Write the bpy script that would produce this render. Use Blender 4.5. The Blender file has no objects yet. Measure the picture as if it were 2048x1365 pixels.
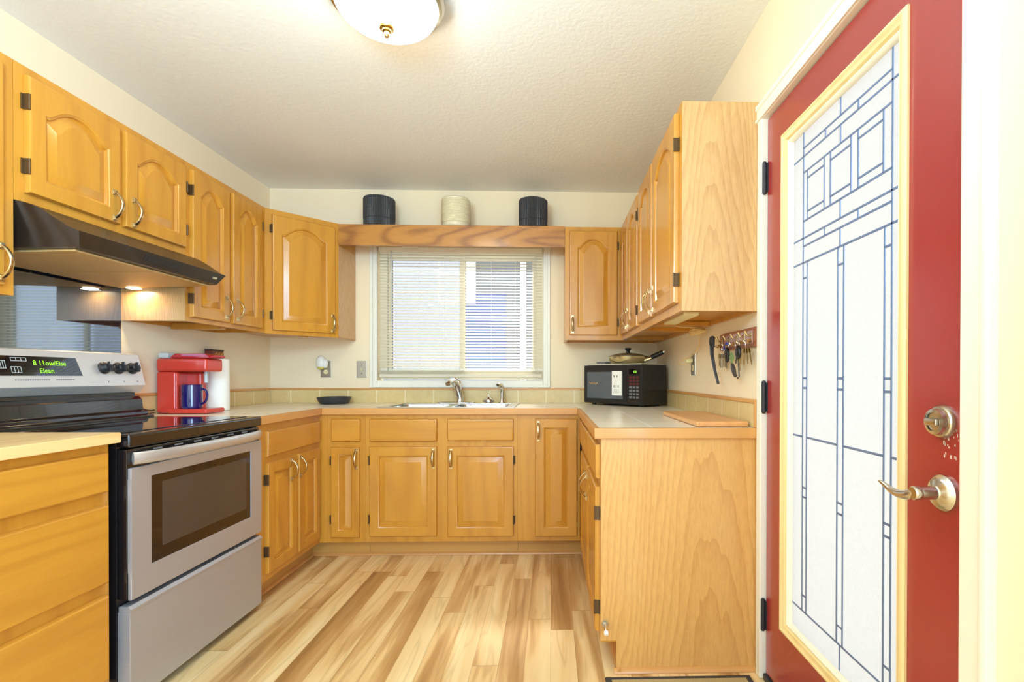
import bpy, bmesh, math, random
from mathutils import Vector, Matrix
random.seed(4)
PI = math.pi
C = bpy.context.scene.collection
SC = bpy.context.scene

# ------------------------------------------------------------------ camera, world, lights, exposure
F_PX, CX, CY, YAW, PITCH, ROLL, CAM_H = 1007.61, 1130.16, 758.44, -0.0283, -0.0054, 0.0015, 1.108
cam = bpy.data.cameras.new('camera'); camo = bpy.data.objects.new('camera', cam); C.objects.link(camo)
cam.sensor_width = 36.0; cam.sensor_fit = 'HORIZONTAL'; cam.lens = F_PX * 36 / 2048
cam.shift_x = (1024 - CX) / 2048; cam.shift_y = (CY - 682.5) / 2048
cam.clip_start = 0.02
camo.location = (0, 0, CAM_H)
camo.rotation_euler = (Matrix.Rotation(YAW, 3, 'Z') @ Matrix.Rotation(PI / 2 + PITCH, 3, 'X') @ Matrix.Rotation(ROLL, 3, 'Z')).to_euler()
SC.camera = camo
SC.view_settings.view_transform = 'Standard'
SC.view_settings.look = 'None'
SC.view_settings.exposure = 0.06
SC.view_settings.gamma = 1.0
SC.view_settings.use_curve_mapping = False
SC.cycles.max_bounces = 10
SC.cycles.diffuse_bounces = 6
SC.cycles.glossy_bounces = 4
SC.cycles.transmission_bounces = 6
SC.cycles.transparent_max_bounces = 12
SC.cycles.sample_clamp_indirect = 6.0
SC.cycles.caustics_reflective = False
SC.cycles.caustics_refractive = False

world = bpy.data.worlds.new('sky'); SC.world = world; world.use_nodes = True
wn = world.node_tree.nodes; wl = world.node_tree.links
bg = wn['Background']; bg.inputs['Strength'].default_value = 2.2
wtc = wn.new('ShaderNodeTexCoord'); wsep = wn.new('ShaderNodeSeparateXYZ'); wr = wn.new('ShaderNodeValToRGB')
wl.new(wtc.outputs['Generated'], wsep.inputs[0]); wl.new(wsep.outputs['Z'], wr.inputs['Fac']); wl.new(wr.outputs['Color'], bg.inputs['Color'])
wr.color_ramp.elements[0].color = (0.80, 0.90, 1.0, 1); wr.color_ramp.elements[1].color = (0.66, 0.82, 1.0, 1)

def light(name, kind, loc, rot, power, color, sx=1, sy=1):
    l = bpy.data.lights.new(name, kind); l.energy = power; l.color = color
    if kind == 'SUN': pass
    elif kind == 'AREA':
        l.shape = 'RECTANGLE'; l.size = sx; l.size_y = sy
    else:
        l.shadow_soft_size = sx
    o = bpy.data.objects.new(name, l); C.objects.link(o); o.location = loc; o.rotation_euler = rot
    return o
# fill lights added in made-up window openings of the unseen room behind the camera
light('rear_fill', 'AREA', (-0.6, -3.32, 1.45), (PI / 2, 0, 0), 16, (0.60, 0.84, 1.0), 2.3, 1.7)
light('side_fill', 'AREA', (0.83, -1.55, 1.3), (0, PI / 2, 0), 190, (0.38, 0.68, 1.0), 1.6, 2.1)
# hazy sun from behind the neighbour's house, on the kitchen window and the glazed door
_sd = Vector((-0.12, 1.0, 1.15))
_s = light('sun', 'SUN', (2, 6, 6), _sd.to_track_quat('Z', 'Y').to_euler(), 8.0, (1.0, 0.97, 0.92)); _s.data.angle = 0.12
# out-of-view fill added beside the camera, aimed up and forward like a bounced flash
light('bounce_fill', 'AREA', (-0.65, 0.25, 1.85), (PI - 0.95, 0, 0), 37, (0.55, 0.82, 1.0), 0.45, 0.45)

# ------------------------------------------------------------------ materials
def srgb(r, g, b):
    f = lambda c: (c / 255 / 12.92) if c / 255 <= 0.04045 else ((c / 255 + 0.055) / 1.055) ** 2.4
    return (f(r), f(g), f(b), 1)

class NT:
    def __init__(s, name):
        s.m = bpy.data.materials.new(name); s.m.use_nodes = True
        s.t = s.m.node_tree; s.b = s.t.nodes['Principled BSDF']; s.out = s.t.nodes['Material Output']
    def n(s, kind, **kw):
        nd = s.t.nodes.new('ShaderNode' + kind)
        for k, v in kw.items(): setattr(nd, k, v)
        return nd
    def l(s, a, b): s.t.links.new(a, b)
    def set(s, **kw):
        for k, v in kw.items(): s.b.inputs[k.replace('_', ' ')].default_value = v
    def math(s, op, a, b=None, c=None):
        nd = s.n('Math', operation=op)
        for i, v in enumerate((a, b, c)):
            if v is None: continue
            if isinstance(v, (int, float)): nd.inputs[i].default_value = v
            else: s.l(v, nd.inputs[i])
        return nd.outputs[0]
    def mix(s, fac, a, b, blend='MIX'):
        nd = s.n('Mix', data_type='RGBA', blend_type=blend)
        for i, v in ((0, fac), (6, a), (7, b)):
            if isinstance(v, (int, float)): nd.inputs[i].default_value = v
            elif isinstance(v, tuple): nd.inputs[i].default_value = v
            else: s.l(v, nd.inputs[i])
        return nd.outputs[2]
    def noise(s, vec, scale, detail=3, rough=0.5, dist=0.0):
        nd = s.n('TexNoise'); nd.inputs['Scale'].default_value = scale; nd.inputs['Detail'].default_value = detail
        nd.inputs['Roughness'].default_value = rough; nd.inputs['Distortion'].default_value = dist
        if vec is not None: s.l(vec, nd.inputs['Vector'])
        return nd.outputs['Fac']
    def ramp(s, fac, stops):
        nd = s.n('ValToRGB'); cr = nd.color_ramp
        while len(cr.elements) < len(stops): cr.elements.new(0.5)
        for e, (p, c) in zip(cr.elements, stops): e.position = p; e.color = c
        s.l(fac, nd.inputs['Fac']); return nd.outputs['Color']
    def bump(s, h, strength, dist=0.002):
        nd = s.n('Bump'); nd.inputs['Strength'].default_value = strength; nd.inputs['Distance'].default_value = dist
        s.l(h, nd.inputs['Height']); s.l(nd.outputs['Normal'], s.b.inputs['Normal'])

def plain(name, col, rough=0.5, metal=0.0, spec=0.5, coat=0.0, var=0.06, vscale=30):
    t = NT(name); t.set(Roughness=rough, Metallic=metal, Specular_IOR_Level=spec, Coat_Weight=coat)
    tc = t.n('TexCoord'); f = t.noise(tc.outputs['Object'], vscale, 3)
    d = tuple(max(0, c * (1 - var)) for c in col[:3]) + (1,); u = tuple(min(1, c * (1 + var)) for c in col[:3]) + (1,)
    t.l(t.mix(f, d, u), t.b.inputs['Base Color'])
    return t.m

def wood(name, base, dark, axis, ring=9.0, contrast=0.5, rough=0.28, cell=2.2, stretch=0.09, coat=0.25, fibre=0.3):
    t = NT(name); t.set(Roughness=rough, Coat_Weight=coat, Coat_Roughness=0.12)
    tc = t.n('TexCoord'); oi = t.n('ObjectInfo')
    off = t.n('CombineXYZ')
    for i, k in enumerate((37.0, 53.0, 71.0)): t.l(t.math('MULTIPLY', oi.outputs['Random'], k), off.inputs[i])
    add = t.n('VectorMath', operation='ADD'); t.l(tc.outputs['Object'], add.inputs[0]); t.l(off.outputs[0], add.inputs[1])
    mp = t.n('Mapping'); s = [1.0, 1.0, 1.0]; s['xyz'.index(axis)] = stretch; mp.inputs['Scale'].default_value = s
    t.l(add.outputs[0], mp.inputs['Vector']); v = mp.outputs[0]
    field = t.noise(v, cell, 1.5, 0.45, 0.25)
    sw = t.math('SINE', t.math('MULTIPLY', field, ring * 2 * PI))
    rings = t.math('POWER', t.math('MULTIPLY_ADD', sw, 0.5, 0.5), 2.6)
    fib = t.noise(v, 95, 4, 0.6); mid = t.noise(v, 8, 3, 0.55)
    k = t.math('ADD', t.math('MULTIPLY', rings, contrast), t.math('MULTIPLY_ADD', fib, fibre, -fibre / 2 + 0.02))
    k = t.math('ADD', k, t.math('MULTIPLY_ADD', mid, 0.5, -0.22))
    cl = t.n('Clamp'); t.l(k, cl.inputs[0])
    t.l(t.mix(cl.outputs[0], base, dark), t.b.inputs['Base Color'])
    t.bump(fib, 0.06, 0.001)
    return t.m

def veneer(name, base, dark, c1, c2, x0=0.0, rough=0.36):
    t = NT(name); t.set(Roughness=rough, Coat_Weight=0.2, Coat_Roughness=0.15)
    tc = t.n('TexCoord'); sp = t.n('SeparateXYZ'); t.l(tc.outputs['Object'], sp.inputs[0])
    mp = t.n('Mapping'); mp.inputs['Scale'].default_value = (1, 1, .16); t.l(tc.outputs['Object'], mp.inputs['Vector']); v = mp.outputs[0]
    wob = t.noise(v, 5, 2, 0.5, 0.3); wob2 = t.noise(v, 22, 2, 0.5)
    xx = t.math('ADD', t.math('SUBTRACT', sp.outputs['X'], x0), t.math('MULTIPLY_ADD', wob, 0.16, -0.08))
    r2 = t.math('MULTIPLY', t.math('ADD', t.math('MULTIPLY', xx, xx), t.math('MULTIPLY', sp.outputs['Y'], t.math('MULTIPLY', sp.outputs['Y'], 0.3))), c1)
    r2 = t.math('SUBTRACT', t.math('SQRT', t.math('ADD', r2, 0.6)), 0.77)
    k = t.math('ADD', t.math('MULTIPLY', r2, 6.0), t.math('ADD', t.math('MULTIPLY', sp.outputs['Z'], c2), t.math('MULTIPLY', wob2, 1.1)))
    fr = t.math('FRACT', k)
    ring = t.math('MULTIPLY', t.math('POWER', fr, 2.2), t.math('LESS_THAN', fr, 0.94))
    fib = t.noise(v, 130, 4, 0.65); mid = t.noise(v, 7, 3, 0.5)
    m = t.math('ADD', t.math('MULTIPLY', ring, 0.40), t.math('ADD', t.math('MULTIPLY_ADD', fib, 0.9, -0.42), t.math('MULTIPLY_ADD', mid, 0.5, -0.2)))
    cl = t.n('Clamp'); t.l(m, cl.inputs[0]); t.l(t.mix(cl.outputs[0], base, dark), t.b.inputs['Base Color']); t.bump(fib, 0.06, 0.001)
    return t.m

OB, OD = srgb(204, 143, 50), srgb(172, 108, 34)
oak = {a: wood('honey_oak_' + a, OB, OD, a, ring=16, contrast=0.30, fibre=0.55) for a in 'xyz'}
oak_panel = veneer('oak_veneer_end', srgb(212, 170, 116), srgb(174, 122, 66), 320.0, 6.0, -.03)
oak_panel_wide = veneer('oak_veneer_wide', srgb(220, 167, 98), srgb(182, 120, 54), 130.0, 3.6, .14)
oak_val = wood('oak_red_x', srgb(190, 128, 50), srgb(134, 78, 24), 'x', ring=22, contrast=0.7, rough=0.42, cell=3.0, stretch=0.22, fibre=0.7)
oak_edge = {a: wood('oak_edge_' + a, srgb(212, 154, 86), srgb(176, 114, 54), a, contrast=0.3, rough=0.4) for a in 'xyz'}
oak_dark = {a: wood('oak_underside_' + a, srgb(190, 128, 60), srgb(150, 92, 38), a, contrast=0.3, rough=0.5) for a in 'xyz'}
toe_mat = {a: wood('toe_board_' + a, srgb(200, 150, 76), srgb(166, 114, 50), a, contrast=0.25, rough=0.5) for a in 'xyz'}
pale_wood = wood('pale_worktop_y', srgb(236, 200, 138), srgb(205, 150, 78), 'y', ring=6, contrast=0.4, rough=0.35, cell=5)
board_wood = wood('cutting_board_y', srgb(222, 160, 98), srgb(190, 122, 66), 'y', ring=6, contrast=0.25, rough=0.35, cell=4)
red_wood = wood('mahogany_y', srgb(158, 84, 40), srgb(110, 52, 24), 'y', ring=5, contrast=0.3, rough=0.3, cell=6)
bead_wood = wood('pine_bead_z', srgb(240, 216, 160), srgb(222, 184, 112), 'z', ring=5, contrast=0.25, rough=0.45, cell=6)

def floor_material():
    t = NT('laminate_floor'); t.set(Roughness=0.24, Specular_IOR_Level=0.5)
    g = t.n('NewGeometry'); sp = t.n('SeparateXYZ'); t.l(g.outputs['Position'], sp.inputs[0])
    W, L = 0.10, 1.05
    xs = t.math('DIVIDE', sp.outputs['X'], W); ix = t.math('FLOOR', xs); fx = t.math('FRACT', xs)
    w1 = t.n('TexWhiteNoise', noise_dimensions='1D'); t.l(ix, w1.inputs['W'])
    ys = t.math('ADD', t.math('DIVIDE', sp.outputs['Y'], L), t.math('MULTIPLY', w1.outputs['Value'], 5.0)); iy = t.math('FLOOR', ys); fy = t.math('FRACT', ys)
    cb = t.n('CombineXYZ'); t.l(ix, cb.inputs[0]); t.l(iy, cb.inputs[1])
    w2 = t.n('TexWhiteNoise', noise_dimensions='2D'); t.l(cb.outputs[0], w2.inputs['Vector']); rnd = w2.outputs['Value']
    v = t.n('CombineXYZ')
    t.l(sp.outputs['X'], v.inputs[0]); t.l(t.math('MULTIPLY', sp.outputs['Y'], 0.075), v.inputs[1]); t.l(t.math('MULTIPLY', rnd, 40.0), v.inputs[2])
    big = t.noise(v.outputs[0], 10, 2.5, 0.5, 0.7)
    fine = t.noise(v.outputs[0], 70, 4, 0.6, 0.4)
    k = t.math('ADD', big, t.math('MULTIPLY_ADD', rnd, 0.24, -0.12))
    k = t.math('ADD', k, t.math('MULTIPLY_ADD', fine, 0.14, -0.07))
    col = t.ramp(k, [(0.22, srgb(160, 116, 66)), (0.38, srgb(190, 144, 88)), (0.49, srgb(212, 170, 112)), (0.55, srgb(230, 192, 134)), (0.66, srgb(236, 204, 148)), (0.82, srgb(244, 220, 168))])
    vein = t.noise(v.outputs[0], 13, 1.0, 0.4, 0.8)
    vr = t.math('SUBTRACT', 1.0, t.math('MINIMUM', t.math('MULTIPLY', t.math('ABSOLUTE', t.math('SUBTRACT', vein, 0.5)), 26.0), 1.0))
    col = t.mix(t.math('MULTIPLY', vr, 0.2), col, srgb(120, 78, 38))
    e1 = t.math('LESS_THAN', fx, 0.018); e2 = t.math('LESS_THAN', fy, 0.004)
    col = t.mix(t.math('MULTIPLY', t.math('MAXIMUM', e1, e2), 0.45), col, srgb(130, 88, 44))
    t.l(col, t.b.inputs['Base Color'])
    return t.m
floor_mat = floor_material()

def wall_material(name, col, bumps=0.05, scale=90):
    t = NT(name); t.set(Roughness=0.75, Specular_IOR_Level=0.25)
    tc = t.n('TexCoord'); f = t.noise(tc.outputs['Object'], scale, 4, 0.6); f2 = t.noise(tc.outputs['Object'], 1.5, 2)
    d = tuple(c * 0.97 for c in col[:3]) + (1,)
    t.l(t.mix(f2, d, col), t.b.inputs['Base Color']); t.bump(f, bumps, 0.004)
    return t.m
wall_mat = wall_material('cream_wall_paint', srgb(246, 228, 196))
ceil_mat = wall_material('textured_ceiling', srgb(243, 244, 242), 0.45, 42)
trim_white = plain('cream_trim_paint', srgb(243, 236, 214), 0.35, var=0.02)
casing_paint = plain('cream_casing_paint', srgb(240, 236, 222), 0.4, var=0.02)

def tile_material(name, col, dark, grout, s, x0, y0, z0=None, rough=0.25):
    t = NT(name); t.set(Roughness=rough)
    g = t.n('NewGeometry'); sp = t.n('SeparateXYZ'); t.l(g.outputs['Position'], sp.inputs[0])
    def line(o, c0):
        fr = t.math('FRACT', t.math('DIVIDE', t.math('SUBTRACT', o, c0), s))
        return t.math('LESS_THAN', t.math('MINIMUM', fr, t.math('SUBTRACT', 1.0, fr)), 0.020)
    nsp = t.n('SeparateXYZ'); t.l(g.outputs['Normal'], nsp.inputs[0])
    ax = t.math('LESS_THAN', t.math('ABSOLUTE', nsp.outputs['X']), 0.5); ay = t.math('LESS_THAN', t.math('ABSOLUTE', nsp.outputs['Y']), 0.5)
    m = t.math('MAXIMUM', t.math('MULTIPLY', line(sp.outputs['X'], x0), ax), t.math('MULTIPLY', line(sp.outputs['Y'], y0), ay))
    f = t.noise(g.outputs['Position'], 26, 6, 0.65, 0.6); f2 = t.noise(g.outputs['Position'], 4, 2)
    c = t.mix(t.math('MULTIPLY_ADD', f, 1.6, -0.3), dark, col); c = t.mix(t.math('MULTIPLY', f2, 0.4), c, col)
    t.l(t.mix(m, c, grout), t.b.inputs['Base Color'])
    t.bump(t.math('SUBTRACT', 1.0, m), 0.4, 0.001)
    return t.m
counter_tile = tile_material('counter_tile', srgb(246, 237, 214), srgb(232, 220, 192), srgb(252, 248, 238), 0.2125, 0.1725, 1.87)
splash_tile = tile_material('backsplash_tile', srgb(226, 202, 146), srgb(206, 178, 118), srgb(236, 218, 172), 0.2035, -0.034, 1.836)

steel = NT('brushed_steel'); steel.set(Metallic=0.6, Roughness=0.42)
_tc = steel.n('TexCoord'); _mp = steel.n('Mapping'); _mp.inputs['Scale'].default_value = (1, 0.6, 90); steel.l(_tc.outputs['Object'], _mp.inputs['Vector'])
_f = steel.noise(_mp.outputs[0], 12, 4, 0.6); steel.l(steel.mix(_f, srgb(176, 176, 180), srgb(200, 200, 204)), steel.b.inputs['Base Color'])
steel_dark = steel.m
panel_steel = plain('satin_steel_panel', srgb(226, 226, 224), 0.42, 0.6, var=0.03)
bar_steel = plain('steel_bar', srgb(206, 204, 202), 0.34, 0.7, var=0.04)
chrome = plain('chrome', srgb(225, 225, 225), 0.09, 1.0, var=0.02)
sink_steel = plain('sink_steel', srgb(222, 222, 220), 0.2, 1.0, var=0.03)
nickel = plain('satin_nickel', srgb(206, 201, 190), 0.22, 1.0, var=0.05)
pull_metal = plain('antique_brass_pull', srgb(206, 184, 140), 0.25, 1.0, var=0.08)
bronze = plain('dark_bronze_hinge', srgb(98, 74, 46), 0.45, 0.6, var=0.15)
brass = plain('brass', srgb(204, 170, 92), 0.22, 1.0, var=0.05)
black_metal = plain('black_hinge', srgb(52, 52, 58), 0.5, 0.3, var=0.1)
black_enamel = plain('black_enamel', srgb(24, 22, 24), 0.16, 0.0, 0.6, 0.4, var=0.1)
black_glass = plain('black_glass', srgb(12, 13, 18), 0.03, 0.0, 0.75, var=0.05)
splash_glass = plain('blue_black_glass', srgb(18, 22, 34), 0.04, 0.0, 1.0, var=0.05); splash_glass.node_tree.nodes['Principled BSDF'].inputs['IOR'].default_value = 2.3; splash_glass.node_tree.nodes['Principled BSDF'].inputs['Specular Tint'].default_value = (0.72, 0.84, 1.0, 1)
hood_black = plain('hood_black', srgb(40, 30, 22), 0.36, 0.0, 0.5, 0.15, var=0.1)
hood_filter = plain('hood_underside_beige', srgb(214, 178, 118), 0.45, 0.3, var=0.08)
black_plastic = plain('black_plastic', srgb(30, 29, 30), 0.32, var=0.1)
grey_plastic = plain('grey_plastic', srgb(120, 120, 124), 0.4)
oven_window = plain('oven_window', srgb(42, 28, 20), 0.08, 0.0, 0.6, var=0.1)
oven_inner = plain('oven_window_inner', srgb(70, 60, 54), 0.1, 0.0, 0.6, var=0.12, vscale=6)
mw_window = plain('microwave_window', srgb(92, 98, 104), 0.1, 0.0, 0.5, var=0.15, vscale=9)
red_plastic = plain('red_plastic', srgb(206, 62, 50), 0.24, 0.0, 0.5, 0.3, var=0.03)
red_dark = plain('deep_red_plastic', srgb(176, 30, 40), 0.2, 0.0, 0.5, 0.4, var=0.04)
cobalt = plain('cobalt_glaze', srgb(24, 22, 92), 0.1, 0.0, 0.5, 0.6, var=0.08)
gold = plain('gold_print', srgb(214, 170, 90), 0.4, 0.3)
paper = plain('white_paper', srgb(246, 244, 236), 0.9, var=0.02)
maroon = plain('maroon_card', srgb(104, 40, 34), 0.3, var=0.12)
orange_print = plain('orange_print', srgb(238, 170, 60), 0.5, var=0.2)
clear_grey = plain('smoky_plastic', srgb(196, 202, 200), 0.15, var=0.05)
charcoal_glaze = plain('charcoal_glaze', srgb(50, 52, 56), 0.4, var=0.15)
cream_glaze = plain('cream_glaze', srgb(226, 216, 184), 0.35, var=0.06)
white_plastic = plain('white_plastic', srgb(242, 240, 232), 0.35, var=0.02)
ivory_plastic = plain('ivory_plastic', srgb(236, 222, 170), 0.4, var=0.04)
plate_steel = plain('wall_plate_steel', srgb(196, 190, 176), 0.35, 0.9, var=0.05)
vinyl = plain('window_vinyl', srgb(250, 245, 230), 0.4, var=0.02)
blind_mat = NT('blind_slat'); blind_mat.set(Roughness=0.45)
_f = blind_mat.noise(blind_mat.n('TexCoord').outputs['Object'], 20, 2); blind_mat.l(blind_mat.mix(_f, srgb(246, 240, 222), srgb(250, 246, 232)), blind_mat.b.inputs['Base Color'])
_tr = blind_mat.n('BsdfTranslucent'); _tr.inputs['Color'].default_value = srgb(250, 242, 220); _mx = blind_mat.n('MixShader'); _mx.inputs[0].default_value = 0.35
blind_mat.l(blind_mat.b.outputs[0], _mx.inputs[1]); blind_mat.l(_tr.outputs[0], _mx.inputs[2]); blind_mat.l(_mx.outputs[0], blind_mat.out.inputs['Surface'])
blind_mat = blind_mat.m
green_led = NT('green_display_digits'); green_led.set(Base_Color=(0.1, 0.4, 0.02, 1), Emission_Color=srgb(170, 240, 50), Emission_Strength=1.0); green_led = green_led.m
lamp_bulb = NT('hood_lamp_lens'); lamp_bulb.set(Emission_Color=(1.0, 0.85, 0.6, 1), Emission_Strength=7.0); lamp_bulb = lamp_bulb.m
bowl_mat = NT('lit_alabaster_glass'); bowl_mat.set(Base_Color=(0.9, 0.86, 0.78, 1), Roughness=0.3, Emission_Color=(1.0, 0.90, 0.74, 1), Emission_Strength=25.0); bowl_mat = bowl_mat.m
pan_steel = plain('pan_champagne', srgb(206, 192, 150), 0.22, 0.9, var=0.05)
lid_glass = plain('tinted_lid_glass', srgb(118, 104, 78), 0.08, 0.2, var=0.08)
silver_keys = plain('key_silver', srgb(170, 166, 158), 0.3, 1.0, var=0.2)
brass_keys = plain('key_brass', srgb(176, 150, 96), 0.3, 1.0, var=0.2)
blue_tag = plain('blue_fabric', srgb(52, 70, 170), 0.6)
green_tag = plain('green_tag', srgb(120, 150, 84), 0.5, var=0.3, vscale=120)
mauve = plain('mauve_panel', srgb(196, 160, 160), 0.3)
twine = plain('tan_cord', srgb(226, 192, 124), 0.6)
came_mat = plain('lead_came', srgb(112, 132, 172), 0.4, 0.3, var=0.1)
mat_fibre = plain('beige_coir', srgb(170, 148, 100), 0.95, var=0.45, vscale=220)
mat_border = plain('dark_mat_border', srgb(62, 56, 50), 0.9, var=0.3, vscale=150)
chip_mat = plain('bare_primer', srgb(222, 200, 190), 0.6)

rd = NT('red_door_paint'); rd.set(Roughness=0.24, Coat_Weight=0.6, Coat_Roughness=0.22, Specular_IOR_Level=0.6)
_tc = rd.n('TexCoord'); _mp = rd.n('Mapping'); _mp.inputs['Scale'].default_value = (60, 60, 3); rd.l(_tc.outputs['Object'], _mp.inputs['Vector'])
_f = rd.noise(_mp.outputs[0], 3, 4, 0.6); _f2 = rd.noise(_tc.outputs['Object'], 3, 3)
rd.l(rd.mix(_f2, srgb(150, 38, 42), srgb(164, 46, 48)), rd.b.inputs['Base Color']); rd.bump(_f, 0.10, 0.002)
red_paint = rd.m

dg = NT('textured_door_glass')
_tc = dg.n('TexCoord'); _f = dg.noise(_tc.outputs['Object'], 60, 4, 0.6, 0.5)
_bp = dg.n('Bump'); _bp.inputs['Strength'].default_value = 1.0; _bp.inputs['Distance'].default_value = 0.004; dg.l(_f, _bp.inputs['Height'])
_tl = dg.n('BsdfTranslucent'); _tl.inputs['Color'].default_value = (0.80, 0.77, 0.72, 1); _gl = dg.n('BsdfGlossy'); _gl.inputs['Roughness'].default_value = 0.12
_rf = dg.n('BsdfRefraction'); _rf.inputs['Roughness'].default_value = 0.35; _rf.inputs['IOR'].default_value = 1.1
for _x in (_tl, _gl, _rf): dg.l(_bp.outputs[0], _x.inputs['Normal'])
_m1 = dg.n('MixShader'); _m1.inputs[0].default_value = 0.10; _m2 = dg.n('MixShader'); _m2.inputs[0].default_value = 0.07
dg.l(_tl.outputs[0], _m1.inputs[1]); dg.l(_rf.outputs[0], _m1.inputs[2]); dg.l(_m1.outputs[0], _m2.inputs[1]); dg.l(_gl.outputs[0], _m2.inputs[2]); dg.l(_m2.outputs[0], dg.out.inputs['Surface'])
door_glass = dg.m

def clear_glass(name, tint, gloss=0.05):
    t = NT(name); a = t.n('BsdfTransparent'); a.inputs['Color'].default_value = tint; g = t.n('BsdfGlossy'); g.inputs['Roughness'].default_value = 0.02
    fr = t.noise(t.n('TexCoord').outputs['Object'], 3, 1)
    m = t.n('MixShader'); t.l(t.math('MULTIPLY_ADD', fr, 0.01, gloss), m.inputs[0]); t.l(a.outputs[0], m.inputs[1]); t.l(g.outputs[0], m.inputs[2]); t.l(m.outputs[0], t.out.inputs['Surface'])
    return t.m
pane_glass = clear_glass('window_pane', (0.96, 0.98, 1, 1))
def screen_material():
    t = NT('insect_screen'); a = t.n('BsdfTransparent'); b = t.n('BsdfTranslucent'); b.inputs['Color'].default_value = (0.46, 0.47, 0.53, 1)
    m = t.n('MixShader'); w = t.noise(t.n('TexCoord').outputs['Object'], 400, 1)
    t.l(t.math('MULTIPLY_ADD', w, 0.1, 0.62), m.inputs[0]); t.l(a.outputs[0], m.inputs[1]); t.l(b.outputs[0], m.inputs[2]); t.l(m.outputs[0], t.out.inputs['Surface'])
    return t.m
screen_mat = screen_material()
def siding(name, col):
    t = NT(name); t.set(Roughness=0.7); g = t.n('NewGeometry'); sp = t.n('SeparateXYZ'); t.l(g.outputs['Position'], sp.inputs[0])
    fr = t.math('FRACT', t.math('DIVIDE', sp.outputs['Z'], 0.13)); e = t.math('LESS_THAN', fr, 0.1)
    n = t.noise(g.outputs['Position'], 5, 3); d = tuple(c * .55 for c in col[:3]) + (1,)
    t.l(t.mix(e, t.mix(t.math('MULTIPLY', n, .3), col, d), d), t.b.inputs['Base Color']); return t.m
siding_blue = siding('blue_lap_siding', srgb(92, 112, 160)); siding_tan = siding('pale_lap_siding', srgb(128, 128, 126))
concrete = plain('patio_concrete', srgb(205, 203, 198), 0.9, var=0.1, vscale=4)

# ------------------------------------------------------------------ mesh helpers
def bm_(): return bmesh.new()
def box(bm, lo, hi, bev=0.0, seg=2):
    lo, hi = [min(a, b) for a, b in zip(lo, hi)], [max(a, b) for a, b in zip(lo, hi)]
    t = bmesh.new()
    bmesh.ops.create_cube(t, size=1.0)
    for v in t.verts:
        v.co = Vector([lo[i] + (v.co[i] + 0.5) * (hi[i] - lo[i]) for i in range(3)])
    if bev > 0:
        bmesh.ops.bevel(t, geom=t.edges[:], offset=min(bev, 0.49 * min(h - l for l, h in zip(lo, hi))), segments=seg, profile=0.5, affect='EDGES')
    merge(bm, t)
def merge(bm, t, M=None):
    mp = {}
    for v in t.verts: mp[v] = bm.verts.new(M @ v.co if M else v.co)
    for f in t.faces:
        try: bm.faces.new([mp[v] for v in f.verts])
        except ValueError: pass
    t.free()
def obox(bm, O, A, Zv, N, a, z, n, bev=0.0, seg=2):      # box in a frame: a, z, n are (min, max) ranges
    t = bmesh.new(); box(t, (a[0], z[0], n[0]), (a[1], z[1], n[1]), bev, seg)
    O, A, Zv, N = map(Vector, (O, A, Zv, N))
    for v in t.verts: v.co = O + A * v.co.x + Zv * v.co.y + N * v.co.z
    merge(bm, t)
def frame_from(d):
    d = Vector(d).normalized(); u = d.orthogonal().normalized(); return d, u, d.cross(u)
def cyl(bm, p0, p1, r0, r1=None, n=24):
    r1 = r0 if r1 is None else r1; p0, p1 = Vector(p0), Vector(p1); d, u, w = frame_from(p1 - p0)
    A = [bm.verts.new(p0 + (u * math.cos(2 * PI * i / n) + w * math.sin(2 * PI * i / n)) * r0) for i in range(n)]
    B = [bm.verts.new(p1 + (u * math.cos(2 * PI * i / n) + w * math.sin(2 * PI * i / n)) * r1) for i in range(n)]
    for i in range(n): bm.faces.new((A[i], A[(i + 1) % n], B[(i + 1) % n], B[i]))
    bm.faces.new(A[::-1]); bm.faces.new(B)
def tube(bm, pts, r, n=10, closed=False, flat=None, up=None):
    pts = [Vector(p) for p in pts]; L = len(pts); rs = r if isinstance(r, (list, tuple)) else [r] * L
    fl = flat if isinstance(flat, (list, tuple)) else [flat if flat else 1.0] * L
    rings = []; prev = Vector(up) if up else None
    for i, p in enumerate(pts):
        a = pts[i - 1] if (i > 0 or closed) else p; b = pts[(i + 1) % L] if (i < L - 1 or closed) else p
        t = (b - a)
        t = t.normalized() if t.length > 1e-9 else Vector((0, 0, 1))
        if prev is None: prev = t.orthogonal()
        u = (prev - t * prev.dot(t)); u = u.normalized() if u.length > 1e-6 else t.orthogonal().normalized()
        prev = u; w = t.cross(u)
        rings.append([bm.verts.new(p + u * math.cos(2 * PI * k / n) * rs[i] + w * math.sin(2 * PI * k / n) * rs[i] * fl[i]) for k in range(n)])
    for i in range(L if closed else L - 1):
        A, B = rings[i], rings[(i + 1) % L]
        for k in range(n): bm.faces.new((A[k], A[(k + 1) % n], B[(k + 1) % n], B[k]))
    if not closed: bm.faces.new(rings[0][::-1]); bm.faces.new(rings[-1])
def lathe(bm, prof, c, n=48, axis=(0, 0, 1)):
    c = Vector(c); d, u, w = frame_from(axis); rings = []
    if tuple(axis) == (0, 0, 1): u, w = Vector((1, 0, 0)), Vector((0, 1, 0))
    for r, h in prof:
        if r < 1e-6: rings.append([bm.verts.new(c + d * h)])
        else: rings.append([bm.verts.new(c + d * h + (u * math.cos(2 * PI * k / n) + w * math.sin(2 * PI * k / n)) * r) for k in range(n)])
    for A, B in zip(rings, rings[1:]):
        for k in range(n):
            k2 = (k + 1) % n
            if len(A) == 1 and len(B) == 1: continue
            if len(A) == 1: bm.faces.new((A[0], B[k], B[k2]))
            elif len(B) == 1: bm.faces.new((A[k], A[k2], B[0]))
            else: bm.faces.new((A[k], A[k2], B[k2], B[k]))
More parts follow.
